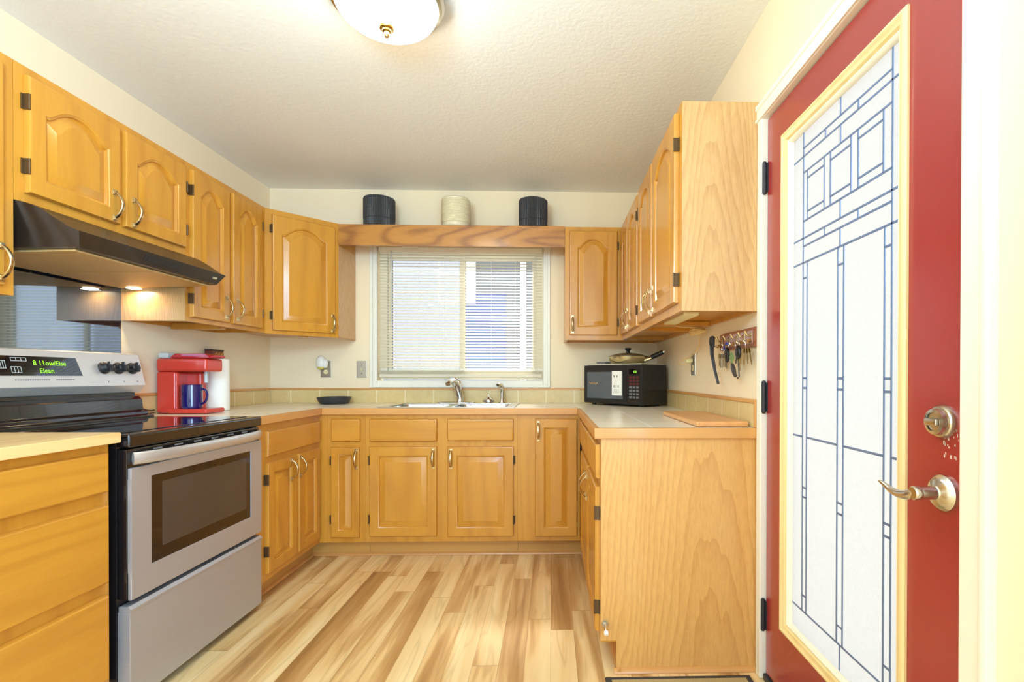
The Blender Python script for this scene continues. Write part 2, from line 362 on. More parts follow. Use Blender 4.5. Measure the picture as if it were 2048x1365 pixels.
def prism(bm, poly, axis, a, b, bev=0.0):               # polygon in the two other axes, extruded along axis
    t = bmesh.new(); i = 'xyz'.index(axis); o = [k for k in range(3) if k != i]
    def P(q, s):
        v = [0, 0, 0]; v[i] = s; v[o[0]] = q[0]; v[o[1]] = q[1]; return t.verts.new(v)
    A = [P(q, a) for q in poly]; B = [P(q, b) for q in poly]; n = len(poly)
    for k in range(n): t.faces.new((A[k], A[(k + 1) % n], B[(k + 1) % n], B[k]))
    t.faces.new(A[::-1]); t.faces.new(B)
    bmesh.ops.recalc_face_normals(t, faces=t.faces[:])
    if bev > 0: bmesh.ops.bevel(t, geom=t.edges[:], offset=bev, segments=2, profile=0.5, affect='EDGES')
    merge(bm, t)
def sphere(bm, c, r, sx=1, sy=1, sz=1, n=20):
    t = bmesh.new(); bmesh.ops.create_uvsphere(t, u_segments=n, v_segments=n // 2, radius=r)
    for v in t.verts: v.co = Vector((v.co.x * sx + c[0], v.co.y * sy + c[1], v.co.z * sz + c[2]))
    merge(bm, t)
def bez(p0, p1, p2, p3, n=12):
    p0, p1, p2, p3 = map(Vector, (p0, p1, p2, p3))
    return [p0 * (1 - t) ** 3 + p1 * 3 * t * (1 - t) ** 2 + p2 * 3 * t * t * (1 - t) + p3 * t ** 3 for t in [i / n for i in range(n + 1)]]

ORIG = {}
def thing(name, label, cat, loc=(0, 0, 0), rotz=0.0, group=None, kind=None):
    o = bpy.data.objects.new(name, None); C.objects.link(o); o.empty_display_size = 0.05
    o.location = loc; o.rotation_euler = (0, 0, rotz)
    if kind: o['kind'] = kind
    if label: o['label'] = label
    if cat: o['category'] = cat
    if group: o['group'] = group
    ORIG[o] = (Vector(loc), rotz); return o
def obj(name, bm, mat, parent=None, label=None, local=False, angle=35):
    bmesh.ops.remove_doubles(bm, verts=bm.verts[:], dist=1e-6)
    bmesh.ops.recalc_face_normals(bm, faces=bm.faces[:])
    if parent is not None and not local:
        L, _ = ORIG[parent]
        for v in bm.verts: v.co -= L
    me = bpy.data.meshes.new(name); bm.to_mesh(me); bm.free()
    me.materials.append(mat)
    me.shade_smooth(); me.set_sharp_from_angle(angle=math.radians(angle))
    o = bpy.data.objects.new(name, me); C.objects.link(o)
    md = o.modifiers.new('shading', 'WEIGHTED_NORMAL'); md.keep_sharp = True; md.weight = 80
    if parent is not None:
        o.parent = parent; ORIG[o] = ORIG[parent]
    else: ORIG[o] = (Vector((0, 0, 0)), 0)
    if label: o['label'] = label
    return o
def solo(name, bm, mat, label, cat, group=None, kind=None, base=None):
    """A thing that is one mesh, with its origin at its base."""
    if base is None:
        co = [v.co for v in bm.verts]; lo = [min(c[i] for c in co) for i in range(3)]; hi = [max(c[i] for c in co) for i in range(3)]
        base = ((lo[0] + hi[0]) / 2, (lo[1] + hi[1]) / 2, lo[2])
    for v in bm.verts: v.co -= Vector(base)
    o = obj(name, bm, mat); o.location = base
    if label: o['label'] = label
    if cat: o['category'] = cat
    if group: o['group'] = group
    if kind: o['kind'] = kind
    return o
def struct(name, bm, mat, label=None):
    o = obj(name, bm, mat); o['kind'] = 'structure'
    if label: o['label'] = label
    return o
def text_bm(s, size, depth=0.0004):
    cu = bpy.data.curves.new('letters', 'FONT'); cu.body = s; cu.size = size; cu.extrude = depth; cu.align_x = 'CENTER'; cu.align_y = 'CENTER'
    to = bpy.data.objects.new('letters', cu); C.objects.link(to)
    bpy.context.view_layer.update()
    me = bpy.data.meshes.new_from_object(to.evaluated_get(bpy.context.evaluated_depsgraph_get()))
    bm = bmesh.new(); bm.from_mesh(me)
    bpy.data.objects.remove(to); bpy.data.curves.remove(cu); bpy.data.meshes.remove(me)
    return bm
def put(bm, t, O, A, Zv, N):
    O, A, Zv, N = map(Vector, (O, A, Zv, N))
    for v in t.verts: v.co = O + A * v.co.x + Zv * v.co.y + N * v.co.z
    merge(bm, t)

Z = Vector((0, 0, 1))
class Face:
    """A vertical cabinet front: B + a*A + z*Z + n*N."""
    def __init__(s, B, A, N): s.B, s.A, s.N = Vector(B), Vector(A), Vector(N)
    def P(s, a, z, n): return s.B + s.A * a + Z * z + s.N * n
def FX(x): return Face((x, 0, 0), (0, 1, 0), (1, 0, 0))      # front looks to +x
def FY(y): return Face((0, y, 0), (1, 0, 0), (0, -1, 0))     # front looks to -y
def FXN(x): return Face((x, 0, 0), (0, 1, 0), (-1, 0, 0))    # front looks to -x

def loops_mesh(bm, F, loops, cap=True):
    rings = [[bm.verts.new(F.P(*p)) for p in L] for L in loops]
    n = len(rings[0])
    for A, B in zip(rings, rings[1:]):
        for k in range(n): bm.faces.new((A[k], A[(k + 1) % n], B[(k + 1) % n], B[k]))
    bm.faces.new(rings[0][::-1])
    if cap: bm.faces.new(rings[-1])
def arch_shape(s):
    s = abs(s); a, e = .60, .96
    if s <= a: return 1 - .45 * (s / a) ** 2
    if s >= e: return 0.0
    t = (s - a) / (e - a); return .55 * (2 * t ** 3 - 3 * t * t + 1) - 1.5 * (e - a) * (t ** 3 - 2 * t * t + t)
def rloop(a0, a1, z0, z1, n, K=2, arch=0.0):
    pts = [(a0, z0, n), (a1, z0, n)]
    for i in range(K):
        t = i / (K - 1); s = 1 - 2 * t
        pts.append((a1 + (a0 - a1) * t, z1 + (arch * arch_shape(s) if arch else 0), n))
    return pts
def door_panel(F, a0, a1, z0, z1, arch=0.0, t=0.02, fw=0.052, n0=0.0005):
    bm = bm_(); K = 33 if arch else 2
    L = [rloop(a0, a1, z0, z1, n0, K), rloop(a0, a1, z0, z1, n0 + t - 0.008, K), rloop(a0 + .003, a1 - .003, z0 + .003, z1 - .003, n0 + t - 0.002, K), rloop(a0 + .009, a1 - .009, z0 + .009, z1 - .009, n0 + t, K)]
    zt = z1 - fw - arch
    for d, n in ((0, t), (.003, t - .003), (.007, t - .0045), (.010, t - .0135), (.015, t - .0135), (.040, t - .003), (.043, t - .0025)):
        L.append(rloop(a0 + fw + d, a1 - fw - d, z0 + fw + d, zt - d, n0 + n, K, arch))
    loops_mesh(bm, F, L); return bm
def slab_front(F, a0, a1, z0, z1, t=0.02, bev=0.012, n0=0.0005):
    bm = bm_()
    L = [rloop(a0, a1, z0, z1, n0), rloop(a0, a1, z0, z1, n0 + t - .010), rloop(a0 + bev * .35, a1 - bev * .35, z0 + bev * .35, z1 - bev * .35, n0 + t - .003), rloop(a0 + bev, a1 - bev, z0 + bev, z1 - bev, n0 + t)]
    loops_mesh(bm, F, L); return bm
def pull_bm(F, a, zc, n, L=0.1, bow=0.03):
    bm = bm_()
    for s in (-1, 1):
        zz = zc + s * L / 2
        obox(bm, F.P(a, zz, n), F.A, Z, F.N, (-.009, .009), (-.012, .010), (0, .003), .001)
        obox(bm, F.P(a, zz, n), F.A, Z, F.N, (-.0065, .0065), (-.008, .007), (.003, .009), .0015)
    pts = [F.P(a, zc - L / 2 + L * i / 14, n + .005 + bow * math.sin(PI * i / 14) ** 0.75) for i in range(15)]
    tube(bm, pts, .0034, 16, flat=2.1, up=F.N)
    return bm
def hinge_bm(F, a, z, n=0.0, side=1, H=0.050):
    """a: the edge of the door; side: +1 when the face frame lies towards +a."""
    bm = bm_()
    obox(bm, F.P(a, z, n), F.A, Z, F.N, tuple(sorted((0.001 * side, .011 * side))), (-H / 2, H / 2), (0.0005, .004), .001)
    cyl(bm, F.P(a + .002 * side, z - H / 2, .020), F.P(a + .002 * side, z + H / 2, .020), .0036, n=12)
    obox(bm, F.P(a, z, n), F.A, Z, F.N, tuple(sorted((0.000 * side, .005 * side))), (-H / 2, H / 2), (.003, .020))
    return bm
def body_upper(bm, lo, hi, rec=0.022):
    """closed box with a recessed underside"""
    (x0, y0, z0), (x1, y1, z1) = lo, hi; t = .018
    box(bm, (x0, y0, z0 + rec), hi)
    for a, b in (((x0, y0, z0), (x1, y0 + t, z0 + rec)), ((x0, y1 - t, z0), (x1, y1, z0 + rec)), ((x0, y0 + t, z0), (x0 + t, y1 - t, z0 + rec)), ((x1 - t, y0 + t, z0), (x1, y1 - t, z0 + rec))): box(bm, a, b)
def cabinet_parts(root, F, doors=(), drawers=(), wood_along='y', t=0.02):
    for d in doors:
        o = obj('door', door_panel(F, *d['a'], *d['z'], arch=d.get('arch', 0), fw=d.get('fw', .052), t=t), d.get('mat', oak['z']), root, d.get('label'))
        if 'h' in d: obj('handle', pull_bm(F, d['h'][0], d['h'][1], t), pull_metal, o)
        for (ha, hz, sd) in d.get('hinges', ()): obj('hinge', hinge_bm(F, ha, hz, 0, sd), bronze, o)
    for d in drawers:
        o = obj('drawer', slab_front(F, *d['a'], *d['z'], t=t, bev=d.get('bev', .012)), oak[wood_along], root, d.get('label'))
        if 'h' in d: obj('handle', pull_bm(F, *d['h'], t), pull_metal, o)

# ------------------------------------------------------------------ the room
XL, XR, YB, ZC = -2.018, 0.781, 3.683, 2.4546
YR = -3.2
bm = bm_(); box(bm, (XL - .15, YR - .15, -.06), (XR + .15, YB + .15, 0)); struct('floor', bm, floor_mat)
bm = bm_(); box(bm, (XL - .15, YR - .15, ZC), (XR + .15, YB + .15, ZC + .08)); struct('ceiling', bm, ceil_mat)
bm = bm_()
box(bm, (XL - .12, YR - .12, 0), (XL, YB + .12, ZC)); struct('wall_left', bm, wall_mat)
WX0, WX1, WZ0, WZ1 = -1.253, -0.055, 1.075, 2.045
bm = bm_()
box(bm, (XL, YB, 0), (WX0, YB + .12, ZC)); box(bm, (WX1, YB, 0), (XR, YB + .12, ZC)); box(bm, (WX0, YB, 0), (WX1, YB + .12, WZ0)); box(bm, (WX0, YB, WZ1), (WX1, YB + .12, ZC)); struct('wall_back', bm, wall_mat)
DY0, DY1, DZ1 = .918, 1.822, 2.05
bm = bm_()
box(bm, (XR, DY1, 0), (XR + .12, YB + .12, ZC)); box(bm, (XR, -.45, 0), (XR + .12, DY0, ZC)); box(bm, (XR, YR - .12, 0), (XR + .12, -2.65, ZC)); box(bm, (XR, -2.65, 0), (XR + .12, -.45, .45)); box(bm, (XR, -2.65, 2.15), (XR + .12, -.45, ZC)); box(bm, (XR, DY0, DZ1), (XR + .12, DY1, ZC)); struct('wall_right', bm, wall_mat)  # the opening behind the camera is made up for the side fill light
bm = bm_()
box(bm, (XL, YR - .12, 0), (-1.75, YR, ZC)); box(bm, (.55, YR - .12, 0), (XR, YR, ZC)); box(bm, (-1.75, YR - .12, 0), (.55, YR, .6)); box(bm, (-1.75, YR - .12, 2.3), (.55, YR, ZC)); struct('wall_rear', bm, wall_mat)  # wide opening made up for the rear fill light

# window above the sink
w = thing('window_1', 'white vinyl sliding window above the sink with a cream casing', None, (-.654, YB, WZ0), kind='structure')
bm = bm_()
F = FY(YB)
def frame_boxes(bm, x0, x1, z0, z1, y0, y1, wd, bev=.003):
    box(bm, (x0 - wd, y0, z0 - wd), (x0, y1, z1 + wd), bev); box(bm, (x1, y0, z0 - wd), (x1 + wd, y1, z1 + wd), bev)
    box(bm, (x0, y0, z0 - wd), (x1, y1, z0), bev); box(bm, (x0, y0, z1), (x1, y1, z1 + wd), bev)
frame_boxes(bm, WX0, WX1, WZ0, WZ1, YB - .016, YB, .05, .004); frame_boxes(bm, WX0 - .03, WX1 + .03, WZ0 - .03, WZ1 + .03, YB - .022, YB - .014, .02, .003)
obj('casing', bm, casing_paint, w)
bm = bm_(); frame_boxes(bm, WX0 + .055, WX1 - .055, WZ0 + .06, WZ1 - .055, YB + .055, YB + .1, .055, .003); obj('frame', bm, vinyl, w)
bm = bm_(); frame_boxes(bm, WX0 + .085, -.675, WZ0 + .09, WZ1 - .085, YB + .062, YB + .085, .03, .003); s1 = obj('sash', bm, vinyl, w)
bm = bm_(); frame_boxes(bm, -.632, WX1 - .085, WZ0 + .09, WZ1 - .085, YB + .072, YB + .095, .03, .003); s2 = obj('sash', bm, vinyl, w)
bm = bm_(); box(bm, (WX0 + .085, YB + .071, WZ0 + .09), (-.675, YB + .076, WZ1 - .085)); obj('pane', bm, pane_glass, s1)
bm = bm_(); box(bm, (-.632, YB + .081, WZ0 + .09), (WX1 - .085, YB + .086, WZ1 - .085)); obj('pane', bm, pane_glass, s2)
bm = bm_(); box(bm, (WX0 + .075, YB + .103, WZ0 + .08), (-.68, YB + .105, WZ1 - .075)); obj('insect_screen', bm, screen_mat, w)

# mini blind hung in the window recess
bl = thing('window_blind', 'cream horizontal mini blind lowered over the window above the sink', 'blind', (-.654, YB + .02, WZ0 + .02))
BX0, BX1 = WX0 + .006, WX1 - .006
bm = bm_(); box(bm, (BX0, YB + .004, 2.005), (BX1, YB + .034, WZ1 - .002), .003); obj('headrail', bm, vinyl, bl)
bm = bm_(); zz = 1.992
while zz > 1.16:
    prof = [(-.0112, -.0064), (-.0055, -.0024), (0, .0005), (.0055, .0030), (.0112, .0050)]
    pr = [(YB + .019 + a, zz + h) for a, h in prof]
    prism(bm, pr + [(a, h - .0008) for a, h in pr[::-1]], 'x', BX0 + .004, BX1 - .004); zz -= .0214
obj('slats', bm, blind_mat, bl)
bm = bm_(); box(bm, (BX0 + .003, YB + .006, 1.098), (BX1 - .003, YB + .032, 1.122), .004)
for k in range(5): prism(bm, [(YB + .004, 1.128 + k * .005), (YB + .032, 1.130 + k * .005), (YB + .032, 1.1315 + k * .005), (YB + .004, 1.1295 + k * .005)], 'x', BX0 + .004, BX1 - .004)
obj('bottom_rail', bm, blind_mat, bl)
for k, xx in enumerate((-1.13, -.955, -.78, -.61, -.435, -.26, -.18)):
    bm = bm_(); tube(bm, [(xx, YB + .0035, 2.0), (xx, YB + .0035, 1.11)], .0009, 6); obj('ladder_cord', bm, vinyl, bl)
bm = bm_(); tube(bm, [(-1.155, YB - .002, 2.015), (-1.155, YB - .006, 1.995), (-1.152, YB - .005, 1.46)], .0032, 8); obj('tilt_wand', bm, clear_grey, bl)

# neighbour's house beyond the window, patio beyond the door
nb = thing('neighbour_house', 'house with blue siding and a white framed window seen through the blind', 'house', (-1.0, 7.0, -.4))
bm = bm_(); box(bm, (-3.5, 7.0, -.4), (-.62, 7.2, 2.25)); obj('wall', bm, siding_blue, nb)
bm = bm_(); box(bm, (-3.5, 6.99, 2.25), (-.62, 7.2, 3.4)); obj('gable', bm, siding_tan, nb)
bm = bm_(); box(bm, (-.62, 6.98, -.4), (-.1, 7.2, 3.4)); obj('side_wing', bm, siding_tan, nb)
bm = bm_(); box(bm, (-.42, 6.9, -.4), (-.34, 6.97, 3.3)); obj('post', bm, white_plastic, nb)
bm = bm_(); box(bm, (-1.55, 6.93, 2.1), (-1.03, 6.985, 2.85), .01); win = obj('window', bm, white_plastic, nb)
bm = bm_()
for k in range(7): box(bm, (-1.5, 6.92, 2.16 + k * .09), (-1.25, 6.929, 2.215 + k * .09))
obj('louver', bm, grey_plastic, win)
bm = bm_(); prism(bm, [(6.6, 3.3), (7.3, 3.75), (7.3, 3.8), (6.55, 3.33)], 'x', -3.8, .2); obj('roof', bm, grey_plastic, nb)
bm = bm_(); box(bm, (-7, 3.9, -.5), (7, 12, -.4)); box(bm, (.95, -4, -.5), (7, 3.9, -.12)); o = solo('patio_ground', bm, concrete, None, None, kind='structure')

# ------------------------------------------------------------------ the red door
d = thing('door_1', 'red painted entry door with leaded glass', None, (.79, 1.37, 0), kind='structure')
PX = .786                                                    # room side plane of the door
y0, y1, z0, z1 = .930, 1.812, .028, 2.04
by0, by1, bz0, bz1 = 1.086, 1.688, .246, 1.925               # outer edge of the glazing bead
bm = bm_()
box(bm, (PX, by1 - .02, z0), (PX + .044, y1, z1), .002); box(bm, (PX, y0, z0), (PX + .044, by0 + .02, z1), .002)
box(bm, (PX, by0 + .02, z0), (PX + .044, by1 - .02, bz0 + .02)); box(bm, (PX, by0 + .02, bz1 - .02), (PX + .044, by1 - .02, z1)); slab = obj('door_slab', bm, red_paint, d)
def bead(bm, F, a0, a1, za, zb, prof):
    rings = [[bm.verts.new(F.P(*p)) for p in rloop(a0 + i, a1 - i, za + i, zb - i, n)] for i, n in prof]
    for A, B in zip(rings, rings[1:] + rings[:1]):
        for k in range(4): bm.faces.new((A[k], A[(k + 1) % 4], B[(k + 1) % 4], B[k]))
FD = FXN(PX)
bm = bm_(); bead(bm, FD, by0, by1, bz0, bz1, [(0, 0.0004), (0, .006), (.004, .011), (.010, .012), (.016, .007), (.026, .0055), (.030, -.004), (.0305, -.012), (.018, -.012), (.018, .0004)]); obj('glazing_bead', bm, bead_wood, d)
bm = bm_(); bead(bm, FD, by0 + .0305, by1 - .0305, bz0 + .0305, bz1 - .0305, [(0, -.0015), (.004, .001), (.010, -.003), (.013, -.010), (.013, -.016), (0, -.016)]); obj('inner_bead', bm, trim_white, d)
GX = .802
bm = bm_(); box(bm, (GX, by0 + .03, bz0 + .03), (GX + .006, by1 - .03, bz1 - .03)); obj('glass', bm, door_glass, d)
bm = bm_()
def cv(y, za, zb, r=.0034): box(bm, (GX - .0022, y - r, min(za, zb)), (GX - .0002, y + r, max(za, zb)), .001, 1)
def ch(z, ya, yb, r=.0034): box(bm, (GX - .0022, min(ya, yb), z - r), (GX - .0002, max(ya, yb), z + r), .001, 1)
Yl, Yr, V1, V5 = 1.642, 1.131, 1.580, 1.163
cv(V1, 1.886, .363); cv(V5, 1.886, .363)
ch(1.832, V1, V5); ch(1.806, Yl, Yr); ch(1.754, V1, V5); ch(1.600, V1, V5); ch(1.547, Yl, Yr); ch(1.521, V1, V5); ch(1.469, Yl, Yr)
for yy, a, b in ((1.376, 1.886, 1.832), (1.453, 1.832, 1.806), (1.295, 1.832, 1.806), (1.376, 1.806, 1.754), (1.376, 1.6, 1.547), (1.457, 1.547, 1.521), (1.295, 1.547, 1.521), (1.376, 1.521, 1.469)): cv(yy, a, b)
for yy in (1.556, 1.459, 1.426, 1.327, 1.295, 1.195): cv(yy, 1.754, 1.600)
for ya, yb in ((1.556, 1.459), (1.426, 1.327), (1.295, 1.195)): ch(1.729, ya, yb); ch(1.625, ya, yb)
strips = ((V1, 1.555), (1.386, 1.358), (1.189, V5))
for ya, yb in strips:
    for yy in (ya, yb):
        if yy not in (V1, V5): cv(yy, 1.469, .363)
    for zc in (1.419, 1.103, 1.072, .756, .726, .413): ch(zc, ya, yb)
for ya, yb in ((Yl, V1), (1.555, 1.386), (1.358, 1.189), (V5, Yr)): ch(.917, ya, yb)
ch(.363, Yl, Yr); cv(1.371, .363, .292)
obj('leading', bm, came_mat, d)
for zc in (1.83, 1.033, .2375):
    bm = bm_(); cyl(bm, (PX - .010, 1.815, zc - .052), (PX - .010, 1.815, zc + .052), .008, n=14); box(bm, (PX - .004, 1.802, zc - .052), (PX - .0005, 1.826, zc + .052))
    for s in (-1, 1): sphere(bm, (PX - .010, 1.815, zc + s * .053), .008, n=10)
    obj('hinge', bm, black_metal, d)
def rose(bm, y, z, prof): lathe(bm, prof, (PX, y, z), 40, (-1, 0, 0))
db = None
bm = bm_(); rose(bm, .985, 1.018, [(.034, 0), (.034, .006), (.030, .012), (.027, .013), (.026, .016), (.0255, .022), (.019, .024), (.018, .020), (0, .020)]); db = obj('deadbolt', bm, nickel, d)
bm = bm_(); obox(bm, (PX - .02, .985, 1.018), (0, 1, 0), (0, 0, 1), (-1, 0, 0), (-.0165, .0165), (-.008, .008), (0, .011), .004); obj('thumb_turn', bm, nickel, db)
bm = bm_(); rose(bm, .983, .876, [(.036, 0), (.036, .006), (.031, .012), (.026, .016), (.016, .019), (.0135, .022), (.0125, .050), (.0145, .053), (.0145, .062), (.012, .066), (0, .066)]); hl = obj('lever_handle', bm, nickel, d)
bm = bm_()
pts = bez((PX - .058, .986, .876), (PX - .064, 1.005, .864), (PX - .062, 1.03, .860), (PX - .064, 1.055, .870), 9) + bez((PX - .064, 1.055, .870), (PX - .066, 1.066, .876), (PX - .068, 1.072, .880), (PX - .070, 1.080, .881), 4)[1:]
tube(bm, pts, [.008, .010, .0105, .010, .009, .0085, .008, .0075, .007, .0062, .0055, .0048, .004, .002], 14, flat=1.0, up=(0, 0, 1)); obj('lever', bm, nickel, hl)
bm = bm_()
for _ in range(16):
    yy = .968 + random.uniform(-.02, .02); zc = random.uniform(.945, 1.0)
    r = random.uniform(.0008, .002); box(bm, (PX - .0004, yy - r, zc - r * 2), (PX + .001, yy + r, zc + r * 2))
for k in range(5): r = .001 + .0006 * (k % 2); box(bm, (PX - .0004, .948 + k * .0022, .985 + k * .009 - r * 2), (PX + .001, .948 + k * .0022 + r, .985 + k * .009 + r * 2))
obj('paint_chips', bm, chip_mat, d)
bm = bm_()
box(bm, (XR - .016, 1.819, 0), (XR + .03, 1.857, 2.052), .005); box(bm, (XR - .016, .858, 0), (XR + .03, .926, 2.052), .008)
box(bm, (XR - .016, .858, 2.046), (XR + .02, 1.873, 2.112), .006); box(bm, (XR - .022, .858, 2.092), (XR, 1.873, 2.112), .005); box(bm, (XR - .022, .858, 2.048), (XR, 1.873, 2.060), .003)
box(bm, (XR - .022, .856, 0), (XR, .876, 2.05), .006)
box(bm, (XR + .03, DY0, 0), (XR + .12, DY0 + .008, DZ1)); box(bm, (XR + .03, DY1 - .005, 0), (XR + .12, DY1, DZ1))
struct('trim_1', bm, casing_paint, 'cream casing around the red door')
bm = bm_(); box(bm, (XR - .005, DY0 + .008, 0), (XR + .14, DY1 - .006, .024), .004); struct('trim_2', bm, black_metal, 'dark threshold below the red door')

# ------------------------------------------------------------------ ceiling light
LX, LY = -.572, 1.775
cl = thing('ceiling_light', 'flush ceiling light with a lit white glass bowl and brass rim', 'lamp', (LX, LY, ZC))
bm = bm_(); lathe(bm, [(0, ZC - .002), (.165, ZC - .002), (.19, ZC - .018), (.186, ZC - .03), (.196, ZC - .038), (.188, ZC - .052), (.176, ZC - .056), (.174, ZC - .05)], (LX, LY, 0), 72); obj('rim', bm, nickel, cl)
bm = bm_(); lathe(bm, [(.174, ZC - .050)] + [(.174 * math.cos(a), ZC - .052 - .085 * math.sin(a)) for a in [i * PI / 2 / 14 for i in range(1, 14)]] + [(0, ZC - .137)], (LX, LY, 0), 72); obj('glass_bowl', bm, bowl_mat, cl)
bm = bm_(); lathe(bm, [(0, ZC - .134), (.026, ZC - .136), (.024, ZC - .141), (.016, ZC - .144), (.015, ZC - .149), (.009, ZC - .152), (.008, ZC - .158), (.0095, ZC - .162), (.007, ZC - .168), (0, ZC - .170)], (LX, LY, 0), 28); obj('finial', bm, brass, cl)

# ------------------------------------------------------------------ wall cabinets, left run
XU = -1.718
ZT = 2.118; ZB = 1.366
G = 'honey oak wall cabinets'
FU = FX(XU)
r = thing('wall_cabinet', 'oak wall cabinet cut off at the left edge of the photo, beside the range hood', 'cabinet', (XL, 1.3, ZB), group=G)
bm = bm_(); body_upper(bm, (XL + .002, .90, ZB - .003), (XU, 1.662, ZT)); obj('body', bm, oak['z'], r)
cabinet_parts(r, FU, [dict(a=(1.22, 1.62), z=(1.388, 2.085), arch=.06, h=(1.606, 1.46), hinges=())])
r = thing('wall_cabinet', 'short oak wall cabinet with two arched doors above the range hood', 'cabinet', (XL, 2.04, 1.664), group=G)
bm = bm_(); box(bm, (XL + .002, 1.6635, 1.672), (XU, 2.4185, ZT)); obj('body', bm, oak['z'], r)
cabinet_parts(r, FU, [dict(a=(1.695, 2.045), z=(1.705, 2.088), arch=.055, h=(2.012, 1.772), hinges=((1.695, 2.0, -1), (1.695, 1.79, -1))),
                      dict(a=(2.070, 2.405), z=(1.705, 2.088), arch=.055, h=(2.104, 1.772), hinges=((2.405, 1.99, 1), (2.405, 1.79, 1)))])
r = thing('wall_cabinet', 'tall oak wall cabinet with two narrow arched doors above the paper towels', 'cabinet', (XL, 2.75, ZB), group=G)
bm = bm_(); body_upper(bm, (XL + .002, 2.4195, ZB), (XU, 3.0775, ZT)); box(bm, (XL + .01, 2.72, ZB - .012), (XU - .03, 2.76, ZB + .02)); obj('body', bm, oak['z'], r)
bm = bm_(); box(bm, (XL + .004, 2.4187, ZB), (XU - .001, 2.4193, 1.675)); obj('end_panel', bm, oak_panel, r)
cabinet_parts(r, FU, [dict(a=(2.447, 2.722), z=(1.388, 2.088), arch=.055, h=(2.690, 1.465), hinges=((2.447, 1.99, -1), (2.447, 1.475, -1))),
                      dict(a=(2.754, 3.024), z=(1.388, 2.088), arch=.055, h=(2.786, 1.465), hinges=((3.024, 1.99, 1), (3.024, 1.475, 1)))])
# diagonal corner cabinet
p0, p1 = Vector((XU, 3.0788, 0)), Vector((-1.41, 3.389, 0)); A = (p1 - p0).normalized(); N = Vector((A.y, -A.x, 0)); LEN = (p1 - p0).length
FG = Face(p0, A, N)
r = thing('wall_cabinet', 'angled oak corner wall cabinet with one arched door left of the window', 'cabinet', (-1.75, 3.4, ZB), group=G)
bm = bm_(); prism(bm, [(XL + .002, 3.0790), (XU, 3.0790), (-1.41, 3.389), (-1.41, YB - .002), (XL + .002, YB - .002)], 'z', ZB + .02, ZT)
q = [(XU, 3.0790), (-1.41, 3.389)]
prism(bm, [(XU, 3.0790), (-1.41, 3.389), (-1.425, 3.402), (-1.73, 3.095)], 'z', ZB - .004, ZB + .02); box(bm, (-1.428, 3.40, ZB - .004), (-1.41, YB - .002, ZB + .02)); box(bm, (-1.72, 3.3, ZB + .004), (-1.66, 3.5, ZB + .02)); obj('body', bm, oak['z'], r)
bm = bm_(); box(bm, (-1.4097, 3.391, ZB + .002), (-1.409, YB - .004, ZT - .145)); obj('end_panel', bm, oak_panel, r)
cabinet_parts(r, FG, [dict(a=(.036, LEN - .026), z=(1.385, 2.085), arch=.06, h=(LEN - .045, 1.452), hinges=((.036, 2.0, -1), (.036, 1.475, -1)))])

# valance shelf
v = thing('valance_shelf', 'red oak valance shelf bridging the cabinets above the window', 'shelf', (-.66, 3.5, 1.975))
bm = bm_(); box(bm, (-1.4095, 3.389, 1.976), (.0935, 3.409, ZT - .001), .001); obj('front_board', bm, oak_val, v)
bm = bm_(); box(bm, (-1.4085, 3.4095, ZT - .020), (.0925, YB - .002, ZT - .001)); obj('top_board', bm, oak_dark['x'], v)
def ribbed_pot(x, y, z0, r, h, mat, label, kind):
    t = thing('ribbed_pot', label, 'pot', (x, y, z0), group='pots on the valance shelf')
    bm = bm_(); n = 96; rings = []
    if kind == 'dark':
        hs = [0, .006, .012, .055, .057, .06, .115, .117, .12, h - .012, h - .003, h]
        rs = [r * .9, r * .96, r * .985, r * .985, r * .97, r, r, r * .985, r, r, r * .97, r * .9]
    else:
        hs, rs = [0, .004, .012, .022, .03], [r * .80, r * .86, r * .92, r * .93, r * .93]
        k = 0; zz = .034
        while zz < h - .02: hs += [zz, zz + .004, zz + .008]; rs += [r * .955, r, r * .955]; zz += .0105
        hs += [h - .008, h]; rs += [r * .97, r * .9]
    for rr, hh in zip(rs, hs):
        rings.append([bm.verts.new((x + (rr * (1 - (.035 * (k % 2) if kind == 'dark' and 0 < hh < h - .004 else 0))) * math.cos(2 * PI * k / n), y + (rr * (1 - (.035 * (k % 2) if kind == 'dark' and 0 < hh < h - .004 else 0))) * math.sin(2 * PI * k / n), z0 + hh)) for k in range(n)])
    inner = [[bm.verts.new((x + r * q * math.cos(2 * PI * k / n), y + r * q * math.sin(2 * PI * k / n), z0 + hh)) for k in range(n)] for q, hh in ((.86, h), (.84, .02))]
    rings += inner
    for A_, B_ in zip(rings, rings[1:]):
        for k in range(n): bm.faces.new((A_[k], A_[(k + 1) % n], B_[(k + 1) % n], B_[k]))
    bm.faces.new(rings[0][::-1]); bm.faces.new(rings[-1])
    obj('pot_wall', bm, mat, t, angle=20)
ribbed_pot(-1.178, 3.50, ZT, .105, .205, charcoal_glaze, 'charcoal ribbed pot at the left end of the valance shelf', 'dark')
ribbed_pot(-.655, 3.50, ZT, .100, .205, cream_glaze, 'cream ribbed pot in the middle of the valance shelf', 'cream')
ribbed_pot(-.124, 3.50, ZT, .100, .205, charcoal_glaze, 'charcoal ribbed pot on the valance near the right-hand cabinets', 'dark')

